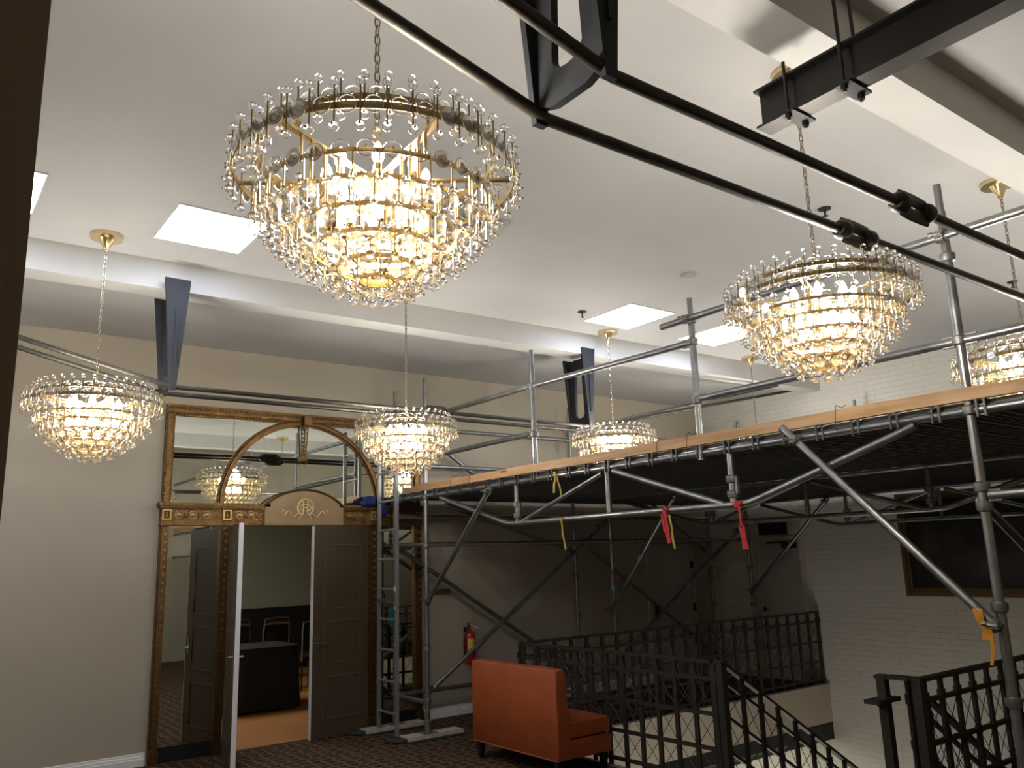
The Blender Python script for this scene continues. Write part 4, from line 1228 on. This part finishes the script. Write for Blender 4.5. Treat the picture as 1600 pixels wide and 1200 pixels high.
MB().tube((ex, ey, .92), (ex, ey, .96), .018).box(ex - .012, ex + .03, ey - .03, ey + .01, .945, .965).build('valve', M['steel'], t)
MB().obox((ex + .055, ey - .02, .955), (.05, -.01, -.02), (0, .012, 0), (.002, 0, .005)).build('lever', M['label'], t, 'pale lever')
MB().path([(ex - .02, ey - .02, .97), (ex - .04, ey - .03, .95), (ex - .075, ey - .03, .88), (ex - .085, ey - .03, .78), (ex - .08, ey - .03, .70), (ex - .07, ey - .03, .66)], .010, 8).tube((ex - .025, ey - .02, .95), (ex - .02, ey - .02, 1.0), .014).build('hose', M['black'], t)
MB().box(ex - .02, ex + .02, ey + .06, WY, .75, .95).build('wall_bracket', M['black'], t)
tag(MB().box(5.03, 5.30, WY - .012, WY, 1.335, 1.395).build('wall_plaque', M['plaque']), 'small bronze plaque on the beige wall right of the scaffold post', 'plaque')

# ------------------------------------------------------------------ things in the room beyond
t = thing('covered_cart', 'cart draped in black cloth in the room beyond the doorway', 'cart', (3.75, 10.5, 0))
b = MB(); n = 40
rings = []
for z, s_ in ((.03, 1.05), (.3, 1.02), (.72, 1.0), (.75, .98)):
    rings.append([(3.75 + (.52 * s_ + .012 * math.sin(i * 2.3) * (.8 - z)) * max(-1, min(1, 1.3 * math.cos(2 * PI * i / n))), 10.6 + (.42 * s_ + .012 * math.sin(i * 3.1) * (.8 - z)) * max(-1, min(1, 1.3 * math.sin(2 * PI * i / n))), z) for i in range(n)])
f = []
for j in range(3): f += [(j * n + i, j * n + (i + 1) % n, (j + 1) * n + (i + 1) % n, (j + 1) * n + i) for i in range(n)]
f.append(tuple(3 * n + i for i in range(n))); f.append(tuple(reversed(range(n))))
b.add([p for k in rings for p in k], f, True).build('cloth_cover', M['blackcloth'], t)
for dx in (-.4, .4):
    MB().lathe((3.75 + dx, 10.3, .02), [(.02, -.01), (.03, 0), (.02, .01)], 10, (1, 0, 0)).build('caster', M['steel'], t)
def bchair():
    t = thing('banquet_chair', 'black chair in the row beyond the doorway', 'chair', (0, 0, 0), 'black chairs in the room beyond')
    MB().rbox(-.21, .21, -.21, .21, .41, .46, .02).build('seat', M['blackcloth'], t)
    MB().rbox(-.20, .20, .19, .225, .55, .92, .015).build('backrest', M['blackcloth'], t)
    MB().path([(-.20, .21, .40), (-.205, .225, .80), (-.19, .23, .93), (0, .23, .945), (.19, .23, .93), (.205, .225, .80), (.20, .21, .40)], .011, 8).build('back_frame', M['steel'], t)
    for x in (-.19, .19):
        for y in (-.19, .2): MB().tube((x, y, 0), (x, y, .42), .012, 8).build('leg', M['black'], t)
    return t
c0 = bchair(); ks = list(c0.children)
for i, (x, y, rz, lab) in enumerate([(3.90, 11.9, .2, 'black chair beyond the doorway, left one of the nearer row'), (4.43, 11.8, .2, 'black chair beyond the doorway, middle one of the nearer row'), (4.96, 11.7, .2, 'black chair beyond the doorway, right one of the nearer row'), (4.3, 13.0, .1, 'black chair beyond the doorway, left one of the farther row'), (4.9, 12.95, .1, 'black chair beyond the doorway, right one of the farther row')]):
    if i == 0: r = c0
    else:
        r = c0.copy(); COL.objects.link(r)
        for k in ks:
            c = k.copy(); COL.objects.link(c); c.parent = r
    r.location = (x, y, 0); r.rotation_euler = (0, 0, rz + PI); r['label'] = lab
